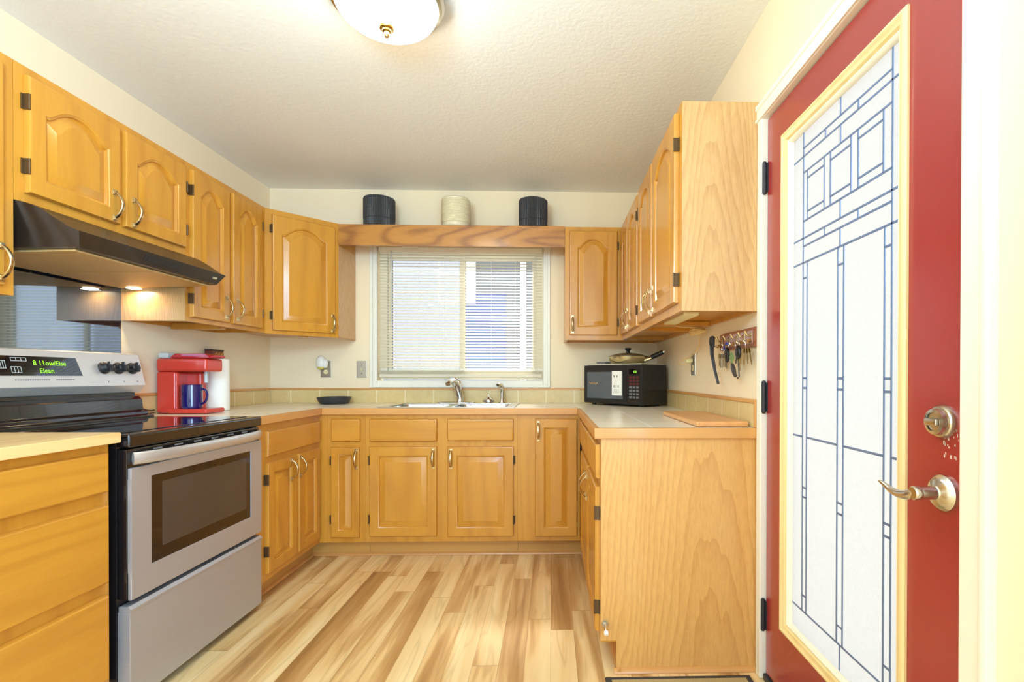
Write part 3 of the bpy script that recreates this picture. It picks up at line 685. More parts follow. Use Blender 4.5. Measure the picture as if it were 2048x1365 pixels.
# wall cabinets right of the window
XV = .4846
r = thing('wall_cabinet', 'narrow oak wall cabinet with one arched door right of the window', 'cabinet', (.29, 3.53, 1.352), group=G)
bm = bm_(); body_upper(bm, (.095, 3.389, 1.352), (.779, YB - .002, 2.112)); obj('body', bm, oak['z'], r)
cabinet_parts(r, FY(3.389), [dict(a=(.125, .446), z=(1.385, 2.083), arch=.06, h=(.146, 1.455), hinges=((.446, 1.985, 1), (.446, 1.47, 1)))])
FV = FXN(XV)
r = thing('wall_cabinet', 'oak wall cabinet with two arched doors, far one on the right wall', 'cabinet', (.63, 3.05, 1.352), group=G)
bm = bm_(); body_upper(bm, (XV, 2.7195, 1.352), (.779, 3.3885, 2.125)); obj('body', bm, oak['z'], r)
cabinet_parts(r, FV, [dict(a=(3.10, 3.36), z=(1.385, 2.10), arch=.055, h=(3.128, 1.462), hinges=()),
                      dict(a=(2.745, 3.07), z=(1.385, 2.10), arch=.055, h=(3.042, 1.462), hinges=((2.745, 1.985, -1), (2.745, 1.47, -1)))])
r = thing('wall_cabinet', 'oak wall cabinet with a broad grained end panel beside the red door', 'cabinet', (.63, 2.28, 1.352), group=G)
bm = bm_(); body_upper(bm, (XV, 1.8595, 1.352), (.779, 2.7185, 2.130)); box(bm, (XV + .02, 2.40, 1.35), (.76, 2.46, 1.372)); obj('body', bm, oak['z'], r)
bm = bm_(); box(bm, (XV + .001, 1.8588, 1.3525), (.779, 1.8594, 2.1295)); obj('end_panel', bm, oak_panel, r, 'cathedral grained veneer end')
cabinet_parts(r, FV, [dict(a=(2.345, 2.69), z=(1.388, 2.105), arch=.055, h=(2.372, 1.462), hinges=((2.69, 1.985, 1),)),
                      dict(a=(1.900, 2.318), z=(1.388, 2.105), arch=.06, h=(2.290, 1.462), hinges=((1.900, 1.985, -1), (1.900, 1.475, -1)))])

# ------------------------------------------------------------------ base cabinets
def base_body(bm, F, a0, a1, depth, z0=.105, z1=.874, toe=True, ends=(True, True)):
    """face frame, two ends, bottom and back, hollow inside"""
    obox(bm, F.P(0, 0, 0), F.A, Z, F.N, (a0, a1), (z0, z1), (-.02, 0))
    for a in (a0, a1 - .018): obox(bm, F.P(0, 0, 0), F.A, Z, F.N, (a, a + .018), (z0, z1), (-depth, -.02))
    obox(bm, F.P(0, 0, 0), F.A, Z, F.N, (a0 + .018, a1 - .018), (z0, z0 + .018), (-depth, -.02))
    obox(bm, F.P(0, 0, 0), F.A, Z, F.N, (a0 + .018, a1 - .018), (z0 + .018, z1), (-depth, -depth + .006))
def toe_board(F, a0, a1, wood_axis, root, z=.105):
    bm = bm_(); obox(bm, F.P(0, 0, 0), F.A, Z, F.N, (a0, a1), (0.001, z), (-.093, -.075)); obj('toe_kick', bm, toe_mat[wood_axis], root)
GB = 'honey oak base cabinets'
FB = FX(-1.391)
r = thing('base_cabinet', 'oak base cabinet with three wide drawers left of the range', 'cabinet', (-1.7, 1.25, 0), group=GB)
FN = FX(-1.405)
bm = bm_(); base_body(bm, FN, .9, 1.640, .60, z1=.892); obj('body', bm, oak['z'], r)
toe_board(FN, .9, 1.64, 'y', r)
cabinet_parts(r, FN, (), [dict(a=(.93, 1.622), z=(.742, .866), bev=.006), dict(a=(.93, 1.622), z=(.456, .702), bev=.006), dict(a=(.93, 1.622), z=(.152, .418), bev=.006)], 'y')
bm = bm_(); box(bm, (XL + .002, .9, .8935), (-1.372, 1.650, .927), .004); solo('wooden_worktop', bm, pale_wood, 'pale wooden worktop with a worn edge over the three drawers', 'worktop')

r = thing('base_cabinet', 'oak base cabinet with one drawer and two doors right of the range', 'cabinet', (-1.7, 2.74, 0), group=GB)
bm = bm_(); base_body(bm, FB, 2.4205, 3.066, .60, z1=.875); obj('body', bm, oak['z'], r)
toe_board(FB, 2.4205, 3.142, 'y', r)
cabinet_parts(r, FB, [dict(a=(2.488, 2.766), z=(.142, .680), fw=.05, h=(2.705, .612), hinges=((2.488, .60, -1), (2.488, .25, -1))), dict(a=(2.792, 3.040), z=(.142, .680), fw=.05, h=(2.802, .612))], [dict(a=(2.488, 3.045), z=(.712, .838))], 'y')
FK = FY(3.067)
r = thing('base_cabinet', 'narrow oak base cabinet with small drawer and door left of the sink', 'cabinet', (-1.24, 3.37, 0), group=GB)
bm = bm_(); base_body(bm, FK, -1.3705, -1.1155, .60, z1=.875); obox(bm, FK.P(0, 0, 0), FK.A, Z, FK.N, (-1.3900, -1.3425), (.105, .875), (-.02, .003)); obj('body', bm, oak['z'], r)
toe_board(FK, -1.48, -1.1155, 'x', r)
cabinet_parts(r, FK, [dict(a=(-1.316, -1.146), z=(.138, .680), fw=.042, h=(-1.164, .610), hinges=((-1.316, .60, -1), (-1.316, .245, -1)))], [dict(a=(-1.316, -1.143), z=(.714, .850))], 'x')
r = thing('base_cabinet', 'oak sink base cabinet with two doors under the window', 'cabinet', (-.66, 3.37, 0), group=GB)
bm = bm_(); base_body(bm, FK, -1.1145, -.2035, .60, z1=.875); obj('body', bm, oak['z'], r)
toe_board(FK, -1.1145, -.2035, 'x', r)
cabinet_parts(r, FK, [dict(a=(-1.088, -.686), z=(.142, .683), h=(-.706, .612), hinges=((-1.088, .60, -1), (-1.088, .245, -1))), dict(a=(-.622, -.226), z=(.138, .682), h=(-.600, .610), hinges=((-.226, .60, 1), (-.226, .235, 1)))],
              [dict(a=(-1.088, -.685), z=(.714, .850)), dict(a=(-.622, -.226), z=(.716, .850))], 'x')
r = thing('base_cabinet', 'oak corner base cabinet with one tall door right of the sink', 'cabinet', (0, 3.37, 0), group=GB)
bm = bm_(); base_body(bm, FK, -.2025, .178, .60, z1=.875); obj('body', bm, oak['z'], r)
toe_board(FK, -.2025, .255, 'x', r)
cabinet_parts(r, FK, [dict(a=(-.094, .160), z=(.136, .850), h=(-.075, .776))])
FR_ = FXN(.187)
r = thing('base_cabinet', 'oak base cabinet with a wide grained end panel beside the red door', 'cabinet', (.48, 2.45, 0), group=GB)
bm = bm_(); base_body(bm, FR_, 1.888, 3.04, .585, z1=.875); obj('body', bm, oak['z'], r)
bm = bm_(); prism(bm, [(.187, .118), (.247, .118), (.247, .001), (.776, .001), (.776, .875), (.187, .875)], 'y', 1.874, 1.8875, .0008); obj('end_panel', bm, oak_panel_wide, r, 'cathedral grained end panel with a toe notch')
toe_board(FR_, 1.888, 3.04, 'y', r)
cabinet_parts(r, FR_, [dict(a=(1.900, 2.325), z=(.142, .690), h=(2.296, .600), hinges=((1.900, .59, -1), (1.900, .235, -1))), dict(a=(2.350, 2.83), z=(.142, .690), h=(2.385, .600))],
              [dict(a=(1.900, 2.325), z=(.722, .850)), dict(a=(2.350, 2.83), z=(.722, .850)), dict(a=(2.87, 3.03), z=(.722, .850))], 'y')
bm = bm_(); cyl(bm, (.203, 1.8735, .185), (.203, 1.866, .185), .012, n=20); dsx = thing('door_stop', 'small white tipped door stop low on the oak end panel', 'door stop', (.203, 1.87, .16)); obj('mount', bm, chrome, dsx)
bm = bm_(); tube(bm, [(.203, 1.866, .185), (.203, 1.85, .180), (.204, 1.836, .170)], [.006, .005, .0055], 14); obj('shaft', bm, chrome, dsx)
bm = bm_(); cyl(bm, (.204, 1.838, .171), (.2045, 1.828, .163), .0085, .008, n=20); obj('tip', bm, white_plastic, dsx)
# shoe moulding
bm = bm_()
def qr(poly, axis, a, b): prism(bm, poly, axis, a, b)
q = lambda o, s: [(o, .001), (o + s * .016, .001), (o + s * .0145, .007), (o + s * .010, .013), (o, .017)]
qr(q(-1.4655, 1), 'y', 2.425, 3.142); qr(q(3.1415, -1), 'x', -1.465, .262)
qr(q(.262, -1), 'y', 1.86, 3.142); qr(q(1.8735, -1), 'x', .236, .776)
struct('trim_3', bm, oak_edge['x'], 'oak shoe moulding along the floor under the base cabinets')

# ------------------------------------------------------------------ countertop, backsplash
ct = thing('countertop', 'U shaped beige tiled countertop with an oak front edge', 'countertop', (-.6, 3.3, .876))
bm = bm_(); zt0, zt1 = .8765, .914
box(bm, (XL + .002, 2.4195, zt0), (-1.386, YB - .002, zt1)); SX0, SX1, SY0, SY1 = -1.03, -.25, 3.115, 3.57
box(bm, (-1.386, 3.062, zt0), (SX0, YB - .002, zt1)); box(bm, (SX1, 3.062, zt0), (.1817, YB - .002, zt1)); box(bm, (SX0, 3.062, zt0), (SX1, SY0, zt1)); box(bm, (SX0, SY1, zt0), (SX1, YB - .002, zt1))
box(bm, (.1817, 1.8795, zt0), (XR - .002, YB - .002, zt1)); obj('tile_surface', bm, counter_tile, ct)
bm = bm_(); box(bm, (-1.386, 2.4195, zt0), (-1.366, 3.062, zt1 + .0012), .002); obj('edge_strip', bm, oak_edge['y'], ct)
bm = bm_(); box(bm, (-1.3655, 3.042, zt0), (.1612, 3.062, zt1 + .0012), .002); obj('edge_strip', bm, oak_edge['x'], ct)
bm = bm_(); box(bm, (.1617, 1.8795, zt0), (.1817, 3.0415, zt1 + .0012), .002); obj('edge_strip', bm, oak_edge['y'], ct)
bm = bm_(); box(bm, (.1617, 1.8595, zt0), (XR - .002, 1.879, zt1 + .0012), .002); obj('edge_strip', bm, oak_edge['x'], ct)
def splash(name, label, lo, hi, cap_axis, proj):
    t = thing(name, label, 'backsplash', tuple((a + b) / 2 if i < 2 else a for i, (a, b) in enumerate(zip(lo, hi))), group='tiled backsplash strips')
    bm = bm_(); box(bm, lo, hi); obj('tile_row', bm, splash_tile, t)
    l2, h2 = list(lo), list(hi); l2[2] = hi[2] + .0005; h2[2] = hi[2] + .015
    for i in range(3):
        if proj[i] > 0: h2[i] += proj[i]
        elif proj[i] < 0: l2[i] += proj[i]
    bm = bm_(); box(bm, l2, h2, .003); obj('cap_rail', bm, oak_edge[cap_axis], t)
    return t
zs = .915
splash('backsplash', 'tiled backsplash strip behind the coffee maker on the left wall', (XL + .001, 2.4195, zs), (XL + .011, YB - .014, 1.006), 'y', (.006, 0, 0))
splash('backsplash', 'tiled backsplash strip under the window behind the sink', (XL + .012, YB - .013, zs), (XR - .014, YB - .003, 1.006), 'x', (0, -.006, 0))
t = splash('backsplash', 'tiled backsplash strip beside the cutting board on the right wall', (XR - .012, 1.876, zs), (XR - .002, YB - .022, 1.006), 'y', (-.006, 0, 0))
bm = bm_(); box(bm, (XR - .018, 1.862, zs + .001), (XR - .002, 1.8755, 1.0205), .002); obj('end_rail', bm, oak_edge['z'], t)

# ------------------------------------------------------------------ sink, taps
sk = thing('sink', 'double bowl stainless steel sink set in the tiled counter under the window', 'sink', (-.64, 3.35, .9))
bm = bm_(); rz0, rz1 = .9155, .9195
bx = ((-1.005, -.655), (-.615, -.275)); ey0, ey1 = 3.14, 3.50
box(bm, (-1.055, 3.085, rz0), (bx[0][0], 3.62, rz1), .0015); box(bm, (bx[1][1], 3.085, rz0), (-.222, 3.62, rz1), .0015); box(bm, (bx[0][1], ey0, rz0), (bx[1][0], ey1, rz1), .001)
box(bm, (bx[0][0], 3.085, rz0), (bx[1][1], ey0, rz1), .0015); box(bm, (bx[0][0], ey1, rz0), (bx[1][1], 3.62, rz1), .0015); obj('rim', bm, sink_steel, sk)
def rrect(x0, x1, y0, y1, r, z, n=6):
    P = []
    for cx, cy, a0 in ((x1 - r, y1 - r, 0), (x0 + r, y1 - r, PI / 2), (x0 + r, y0 + r, PI), (x1 - r, y0 + r, 1.5 * PI)):
        for i in range(n + 1): P.append((cx + r * math.cos(a0 + i * PI / 2 / n), cy + r * math.sin(a0 + i * PI / 2 / n), z))
    return P
for a, b in bx:
    bm = bm_(); L = []
    for ins, z, rr in ((-.004, .9150, .05), (0, .912, .05), (.006, .86, .05), (.014, .765, .05), (.03, .752, .05), (.09, .748, .05)):
        L.append([bm.verts.new(p) for p in rrect(a + ins, b - ins, ey0 + ins, ey1 - ins, rr, z)])
    for A_, B_ in zip(L, L[1:]):
        for k in range(len(A_)): bm.faces.new((A_[k], A_[(k + 1) % len(A_)], B_[(k + 1) % len(A_)], B_[k]))
    bm.faces.new(L[-1]); lathe(bm, [(.04, .750), (.036, .7485), (.03, .7495), (0, .7495)], ((a + b) / 2, 3.33, 0), 24); obj('bowl', bm, sink_steel, sk)
fc = thing('faucet', 'chrome single lever faucet at the back of the sink', 'faucet', (-.66, 3.57, .92))
bm = bm_(); L = [[bm.verts.new(p) for p in rrect(-.80 + i, -.53 - i, 3.535 + i, 3.61 - i, .036 - i, z)] for i, z in ((0, .9198), (0, .924), (.006, .929))]
for A_, B_ in zip(L, L[1:]):
    for k in range(len(A_)): bm.faces.new((A_[k], A_[(k + 1) % len(A_)], B_[(k + 1) % len(A_)], B_[k]))
bm.faces.new(L[0][::-1]); bm.faces.new(L[-1]); obj('base_plate', bm, chrome, fc)
bm = bm_(); tube(bm, [(-.640, 3.572, .928), (-.640, 3.572, .955), (-.645, 3.568, .99), (-.655, 3.555, 1.03), (-.668, 3.53, 1.062), (-.682, 3.49, 1.078), (-.692, 3.45, 1.068), (-.697, 3.43, 1.052)], [.026, .025, .024, .025, .025, .022, .019, .0175], 20); obj('spout', bm, chrome, fc)
bm = bm_(); tube(bm, [(-.652, 3.575, 1.045), (-.650, 3.583, 1.066), (-.658, 3.575, 1.080), (-.668, 3.555, 1.088)], [.016, .017, .013, .009], 14); obj('lever', bm, chrome, fc)
sp = thing('side_sprayer', 'chrome side sprayer right of the faucet', 'sprayer', (-.345, 3.57, .92))
bm = bm_(); lathe(bm, [(.024, .9198), (.024, .926), (.017, .936), (.015, .95)], (-.345, 3.575, 0), 24); obj('holder', bm, chrome, sp)
bm = bm_(); tube(bm, [(-.345, 3.575, .94), (-.345, 3.575, .99), (-.346, 3.573, 1.02), (-.351, 3.562, 1.043), (-.36, 3.54, 1.052), (-.37, 3.52, 1.046)], [.013, .013, .0145, .016, .0145, .012], 16); obj('spray_head', bm, chrome, sp)
st = thing('sink_strainer', 'small chrome basket strainer with a knob on the sink ledge', 'strainer', (-.437, 3.56, .92))
bm = bm_(); lathe(bm, [(0, .9198), (.030, .9198), (.036, .928), (.036, .938), (.030, .947), (.022, .953), (.018, .958), (.008, .966), (0, .966)], (-.437, 3.56, 0), 32); obj('basket', bm, chrome, st)
bm = bm_(); lathe(bm, [(.0045, .964), (.0035, .972), (.006, .976), (.003, .984), (0, .985)], (-.437, 3.56, 0), 16); obj('knob', bm, chrome, st)
bm = bm_()
for k in range(12):
    a = 2 * PI * k / 12; sphere(bm, (-.437 + .0355 * math.cos(a), 3.56 + .0355 * math.sin(a), .933), .004, n=8)
obj('drain_holes', bm, black_metal, st)
bm = bm_(); lathe(bm, [(0, .9146), (.080, .9146), (.094, .919), (.108, .948), (.112, .962), (.107, .962), (.092, .926), (.06, .922), (0, .921)], (-1.505, 3.545, 0), 48)
solo('serving_dish', bm, charcoal_glaze, 'shallow black dish on the counter in the left corner', 'dish')

# ------------------------------------------------------------------ range
RY0, RY1 = 1.668, 2.4165
rg = thing('range', 'freestanding stainless steel electric range with a black glass cooktop', 'stove', (-1.68, 2.04, 0))
bm = bm_(); box(bm, (-1.995, RY0, .03), (-1.405, RY1, .898), .003)
for sx in (-1.95, -1.46):
    for sy in (RY0 + .06, RY1 - .06): cyl(bm, (sx, sy, .001), (sx, sy, .032), .018, n=14)
obj('body', bm, black_enamel, rg, 'black enamel sides')
bm = bm_(); box(bm, (-1.995, RY0, .9), (-1.364, RY1, .917), .006, 3); box(bm, (-1.40, RY0, .872), (-1.362, RY1, .9165), .008, 3); ck = obj('cooktop', bm, black_enamel, rg)
bm = bm_(); box(bm, (-1.86, RY0 + .03, .9172), (-1.415, RY1 - .03, .9195), .001); obj('glass_surface', bm, black_glass, ck)
bm = bm_(); prism(bm, [(-1.995, .9175), (-1.842, .9175), (-1.842, .926), (-1.868, .932), (-1.872, .944), (-1.892, .952), (-1.898, 1.0), (-1.912, 1.014), (-1.930, 1.016), (-1.930, 1.030), (-1.995, 1.030)], 'y', RY0 + .002, RY1 - .022, .0015); obj('vent_riser', bm, black_enamel, rg)
cpoly = [(-1.995, 1.0305), (-1.925, 1.0305), (-1.897, 1.064), (-1.931, 1.204), (-1.940, 1.209), (-1.995, 1.209)]
bm = bm_(); prism(bm, cpoly, 'y', RY0, RY1, .003); cp = obj('control_panel', bm, panel_steel, rg)
pA, pU = Vector((0, 1, 0)), Vector((-.034, 0, .140)).normalized(); pN = Vector((.140, 0, .034)).normalized(); pO = Vector((-1.897, 0, 1.064))
def PP(y, h, n=0.0): return pO + pA * y + pU * h + pN * n
bm = bm_(); quad = [(1.80, .118), (2.094, .118), (2.108, .044), (1.80, .044)]
def slabquad(bm, quad, n0, n1):
    A_ = [bm.verts.new(PP(y, h, n0)) for y, h in quad]; B_ = [bm.verts.new(PP(y, h, n1)) for y, h in quad]
    for k in range(4): bm.faces.new((A_[k], A_[(k + 1) % 4], B_[(k + 1) % 4], B_[k]))
    bm.faces.new(A_[::-1]); bm.faces.new(B_)
slabquad(bm, quad, -.001, .0015); dsp = obj('display', bm, black_glass, cp)
bm = bm_(); put(bm, text_bm('8 11ow/Else', .026), PP(1.984, .092, .0018), pA, pU, pN); put(bm, text_bm('Elean', .026), PP(1.966, .062, .0018), pA, pU, pN); obj('lettering', bm, green_led, dsp)
for (a, b, h, th) in ((1.80, 1.825, .085, .03), (1.845, 1.90, .105, .014), (1.84, 1.875, .066, .024)):
    bm = bm_(); A_, th2 = [], th / 2
    for y, hh in ((a, h - th2), (b, h - th2), (b, h + th2), (a, h + th2)): A_.append((y, hh))
    slabquad(bm, [(a, h - th2), (b, h - th2), (b, h - th2 + .002), (a, h - th2 + .002)], .0014, .0018); slabquad(bm, [(a, h + th2 - .002), (b, h + th2 - .002), (b, h + th2), (a, h + th2)], .0014, .0018)
    for k in range(4):
        yy = a + (b - a - .002) * k / 3; slabquad(bm, [(yy, h - th2 + .001), (yy + .002, h - th2 + .001), (yy + .002, h + th2 - .001), (yy, h + th2 - .001)], .0014, .0018)
    obj('button', bm, clear_grey, dsp)
for a, b in ((1.845, 1.965), (1.995, 2.07)):
    y = a; bm = bm_()
    while y < b: slabquad(bm, [(y, .030), (y + .006, .030), (y + .006, .026), (y, .026)], -.0005, .0006); y += .0085
    obj('lettering', bm, grey_plastic, cp)
for y in (2.22, 2.30, 2.372):
    bm = bm_(); slabquad(bm, [(y, .022), (y + .004, .022), (y + .004, .014), (y, .014)], -.0005, .0006); obj('tick_mark', bm, grey_plastic, cp)
for y in (2.212, 2.284, 2.356):
    bm = bm_(); lathe(bm, [(.026, 0), (.026, .006), (.022, .009), (.021, .026), (.018, .029), (0, .029)], PP(y, .078, .0002), 28, tuple(pN))
    c = PP(y, .078, .026); obox(bm, c, pA, pU, pN, (-.006, .006), (-.022, .022), (-.006, .010), .003)
    k = obj('knob', bm, black_plastic, rg)
    bm = bm_(); obox(bm, PP(y, .078, 0), pA, pU, pN, (-.0012, .0012), (.008, .021), (.0355, .0368)); obj('marking', bm, chrome, k)
bm = bm_(); box(bm, (-1.4045, RY0 + .004, .375), (-1.374, RY1 - .004, .868), .006); od = obj('oven_door', bm, black_enamel, rg)
bm = bm_(); wy0, wy1, wz0, wz1 = 1.757, 2.327, .466, .766
box(bm, (-1.3745, RY0 + .006, .374), (-1.362, RY1 - .004, wz0), .003); box(bm, (-1.3745, RY0 + .006, wz1), (-1.362, RY1 - .004, .806), .003)
box(bm, (-1.3745, RY0 + .006, wz0 - .004), (-1.362, wy0, wz1 + .004), .001); box(bm, (-1.3745, wy1, wz0 - .004), (-1.362, RY1 - .004, wz1 + .004), .001); obj('steel_panel', bm, steel_dark, od)
bm = bm_(); box(bm, (-1.374, wy0 - .004, wz0 - .004), (-1.3645, wy1 + .004, wz1 + .004), .001); obj('window_frame', bm, oven_window, od)
bm = bm_(); box(bm, (-1.3648, wy0 + .05, wz0 + .045), (-1.3638, wy1 - .03, wz1 - .028)); obj('window_glass', bm, oven_inner, od)
bm = bm_(); pts = []
for i in range(25):
    s = i / 24; pts.append((-1.366 + .042 * (1 - (2 * s - 1) ** 4) ** .8, RY0 + .018 + (RY1 - RY0 - .03) * s, .836))
tube(bm, pts, .0085, 16, flat=2.4, up=(1, 0, 0)); obj('handle', bm, bar_steel, od)
bm = bm_()
for i in range(6): box(bm, (-1.376, 1.78 + i * .1, .852), (-1.372, 1.82 + i * .1, .858), .001)
obj('vent_slots', bm, grey_plastic, od)
bm = bm_(); box(bm, (-1.4045, RY0 + .002, .036), (-1.364, RY1 - .002, .338), .002); prism(bm, [(-1.40, .338), (-1.362, .338), (-1.361, .346), (-1.37, .356), (-1.40, .356)], 'y', RY0 + .002, RY1 - .002); obj('storage_drawer', bm, steel_dark, rg)

bm = bm_(); box(bm, (XL + .001, 1.6645, 1.211), (XL + .006, 2.419, 1.60), .001); solo('splash_panel', bm, splash_glass, 'glossy black glass splash panel on the wall behind the range', 'panel')

# range hood
hd = thing('range_hood', 'black under-cabinet range hood above the range', 'range hood', (-1.75, 2.04, 1.515))
HY0, HY1 = 1.6655, 2.4175
prof = [(-2.005, 1.6705), (-1.722, 1.6705), (-1.70, 1.668), (-1.665, 1.658), (-1.63, 1.640), (-1.59, 1.614), (-1.552, 1.588), (-1.524, 1.577), (-1.548, 1.530), (-1.560, 1.528), (-2.005, 1.518)]
bm = bm_(); A_ = []; n = len(prof)
ins = [0, 0, 0, 0, 0, 0, .004, .008, .036, .036, .01]
A_ = [bm.verts.new((x, HY0 + i, z)) for (x, z), i in zip(prof, ins)]; B_ = [bm.verts.new((x, HY1 - i, z)) for (x, z), i in zip(prof, ins)]
for k in range(n): bm.faces.new((A_[k], A_[(k + 1) % n], B_[(k + 1) % n], B_[k]))
bm.faces.new(A_[::-1]); bm.faces.new(B_); obj('body', bm, hood_black, hd, angle=25)
for a, b in ((HY0 + .05, 2.036), (2.046, HY1 - .045)):
    bm = bm_(); prism(bm, [(-1.98, 1.5185), (-1.575, 1.5275), (-1.575, 1.520), (-1.98, 1.510)], 'y', a, b, .002); obj('filter', bm, hood_filter, hd)
for y in (2.372,):
    bm = bm_(); lathe(bm, [(0, 0), (.028, 0), (.028, .002), (.02, .004), (0, .0045)], (-1.915, y, 1.5095), 28, (0, 0, -1)); obj('lamp_lens', bm, lamp_bulb, hd)
for y in (1.95,):
    bm = bm_(); lathe(bm, [(0, 0), (.02, 0), (.02, .005), (0, .006)], (-1.62, y + .2, 1.5255), 20, (0, 0, -1)); obj('lock_button', bm, brass, hd)
fN = Vector((.047, 0, -.024)).normalized(); fU = Vector((.024, 0, .047)).normalized(); fO = Vector((-1.536, 0, 1.5535))
bm = bm_(); obox(bm, fO, (0, 1, 0), fU, fN, (1.955, 2.13), (-.012, .014), (-.001, .002), .0012); sw = obj('switch_panel', bm, black_plastic, hd)
for y in (1.995, 2.085):
    bm = bm_(); obox(bm, fO, (0, 1, 0), fU, fN, (y - .028, y + .028), (-.006, .008), (.001, .0045), .0015); obj('rocker_switch', bm, black_plastic, sw)
bm = bm_(); obox(bm, fO, (0, 1, 0), fU, fN, (2.335, 2.362), (-.004, .006), (-.001, .0015), .0006); obj('badge', bm, chrome, hd)
light('hood_lamp', 'AREA', (-1.915, 2.372, 1.503), (0, 0, 0), 0.8, (1.0, .78, .48), .05, .05)

# ------------------------------------------------------------------ left counter: coffee maker and company
cm = thing('coffee_maker', 'red single serve coffee maker on the counter beside the range', 'coffee maker', (-1.87, 2.68, .915))
CY0, CY1 = 2.605, 2.735
bm = bm_(); box(bm, (-1.998, CY0, .9165), (-1.90, CY1, 1.128), .012, 3); box(bm, (-1.94, CY0 + .004, .9165), (-1.895, CY1 - .004, 1.128), .014, 4); box(bm, (-1.93, CY0 + .080, .9165), (-1.825, CY1 - .004, 1.128), .014, 4); obj('body', bm, red_plastic, cm)
bm = bm_(); box(bm, (-1.998, CY0 - .002, 1.1285), (-1.745, CY1 + .002, 1.196), .014, 3); hdm = obj('brew_head', bm, red_plastic, cm)
bm = bm_(); prism(bm, [(-1.935, 1.197), (-1.912, 1.218), (-1.905, 1.221), (-1.760, 1.221), (-1.742, 1.214), (-1.738, 1.197)], 'y', CY0 + .006, CY1 - .006, .004); obj('lid', bm, red_dark, hdm)
bm = bm_(); box(bm, (-1.745, CY0 + .02, 1.20), (-1.722, CY1 - .02, 1.214), .005); obj('lid_handle', bm, red_dark, hdm)
bm = bm_(); box(bm, (-1.93, CY0 - .016, .9165), (-1.735, CY1, .940), .008, 3); obj('drip_tray', bm, red_plastic, cm)
bm = bm_(); cyl(bm, (-1.80, CY0 + .08, 1.072), (-1.80, CY0 + .08, 1.129), .010, n=18); obj('nozzle', bm, clear_grey, hdm)
bm = bm_(); box(bm, (-1.995, CY0 + .012, 1.197), (-1.945, CY1 - .012, 1.226), .008); obj('reservoir', bm, clear_grey, cm)
bm = bm_(); tube(bm, bez((-2.0, 2.60, .935), (-2.0, 2.54, .925), (-1.99, 2.48, .97), (-2.0, 2.445, .985), 14), .0028, 8); tube(bm, bez((-1.998, 2.60, .922), (-1.985, 2.53, .918), (-1.97, 2.5, .918), (-1.99, 2.43, .918), 14), .0028, 8); obj('cord', bm, black_plastic, cm)
mg = thing('mug', 'cobalt blue mug on the tray of the red coffee maker', 'mug', (-1.83, 2.67, .941))
MX, MY = -1.838, 2.634
bm = bm_(); z = .9405; lathe(bm, [(0, z), (.042, z), (.045, z + .004), (.0465, z + .012), (.0465, z + .120), (.045, z + .122), (.0425, z + .120), (.0425, z + .012), (0, z + .008)], (MX, MY, 0), 40); obj('cup', bm, cobalt, mg)
bm = bm_(); tube(bm, [(MX + .042, MY, z + .095)] + bez((MX + .046, MY, z + .098), (MX + .085, MY, z + .112), (MX + .09, MY, z + .03), (MX + .046, MY, z + .022), 14) + [(MX + .042, MY, z + .024)], .0055, 10, flat=1.3, up=(0, 0, 1)); obj('handle', bm, cobalt, mg)
bm = bm_()
for k in range(10):
    a = PI * 1.10 + random.uniform(-.16, .16); hz = z + .045 + random.uniform(0, .03); sphere(bm, (MX + .0466 * math.cos(a), MY + .0466 * math.sin(a), hz), .003, .8, .8, .5, n=8)
obj('gold_mark', bm, gold, mg)
tw = thing('paper_towel_roll', 'white paper towel roll standing behind the blue mug', 'paper towels', (-1.865, 2.86, .915))
bm = bm_(); lathe(bm, [(.02, .916), (.062, .916), (.0635, .918), (.0635, 1.198), (.062, 1.200), (.02, 1.200), (.02, .916)], (-1.863, 2.86, 0), 48); obj('roll', bm, paper, tw)
bm = bm_(); lathe(bm, [(.0195, .9165), (.0195, 1.199), (.017, 1.199), (.017, .9165)], (-1.863, 2.86, 0), 24); obj('core', bm, oak_edge['z'], tw)
ks = thing('box', 'dark maroon box with orange print behind the paper towels', 'box', (-1.95, 3.03, .915))
bm = bm_(); box(bm, (-2.003, 2.975, .916), (-1.958, 3.075, 1.255), .002); obj('carton', bm, maroon, ks)
bm = bm_(); box(bm, (-2.004, 2.973, 1.2555), (-1.956, 3.077, 1.262), .002); obj('lid', bm, black_plastic, ks)
bm = bm_()
for k in range(9): obox(bm, (-1.9578, 2.99 + .009 * k, 1.226 + .004 * (k % 3)), (0, .5, .86), (0, -.86, .5), (1, 0, 0), (-.014, .016), (-.0015, .0015), (0, .0006))
obj('pattern', bm, orange_print, ks)

# outlets and switch
def plate(name, label, O, A_, N_, cat, group=None):
    t = thing(name, label, cat, tuple(O), group=group)
    bm = bm_(); obox(bm, O, A_, Z, N_, (-.038, .038), (-.06, .06), (.0006, .006), .003); obj('cover_plate', bm, plate_steel, t); return t
def sockets(t, O, A_, N_, zs=(-.02, .02)):
    for dz in zs:
        bm = bm_(); cyl(bm, Vector(O) + Z * dz + Vector(N_) * .005, Vector(O) + Z * dz + Vector(N_) * .0075, .016, n=20); s = obj('socket', bm, ivory_plastic, t)
        bm = bm_()
        for k in (-1, 1): obox(bm, Vector(O) + Z * dz, A_, Z, N_, (k * .006 - .001, k * .006 + .001), (-.002, .007), (.0075, .0079))
        obj('slots', bm, black_plastic, s)
O = Vector((-1.62, YB, 1.157)); t = plate('power_outlet', 'steel outlet plate left of the window holding a white plug-in', O, (1, 0, 0), (0, -1, 0), 'outlet'); sockets(t, O, (1, 0, 0), (0, -1, 0))
pf = thing('plug_in_freshener', 'white rounded plug-in device in the outlet left of the window', 'plug', (-1.64, YB - .03, 1.17))
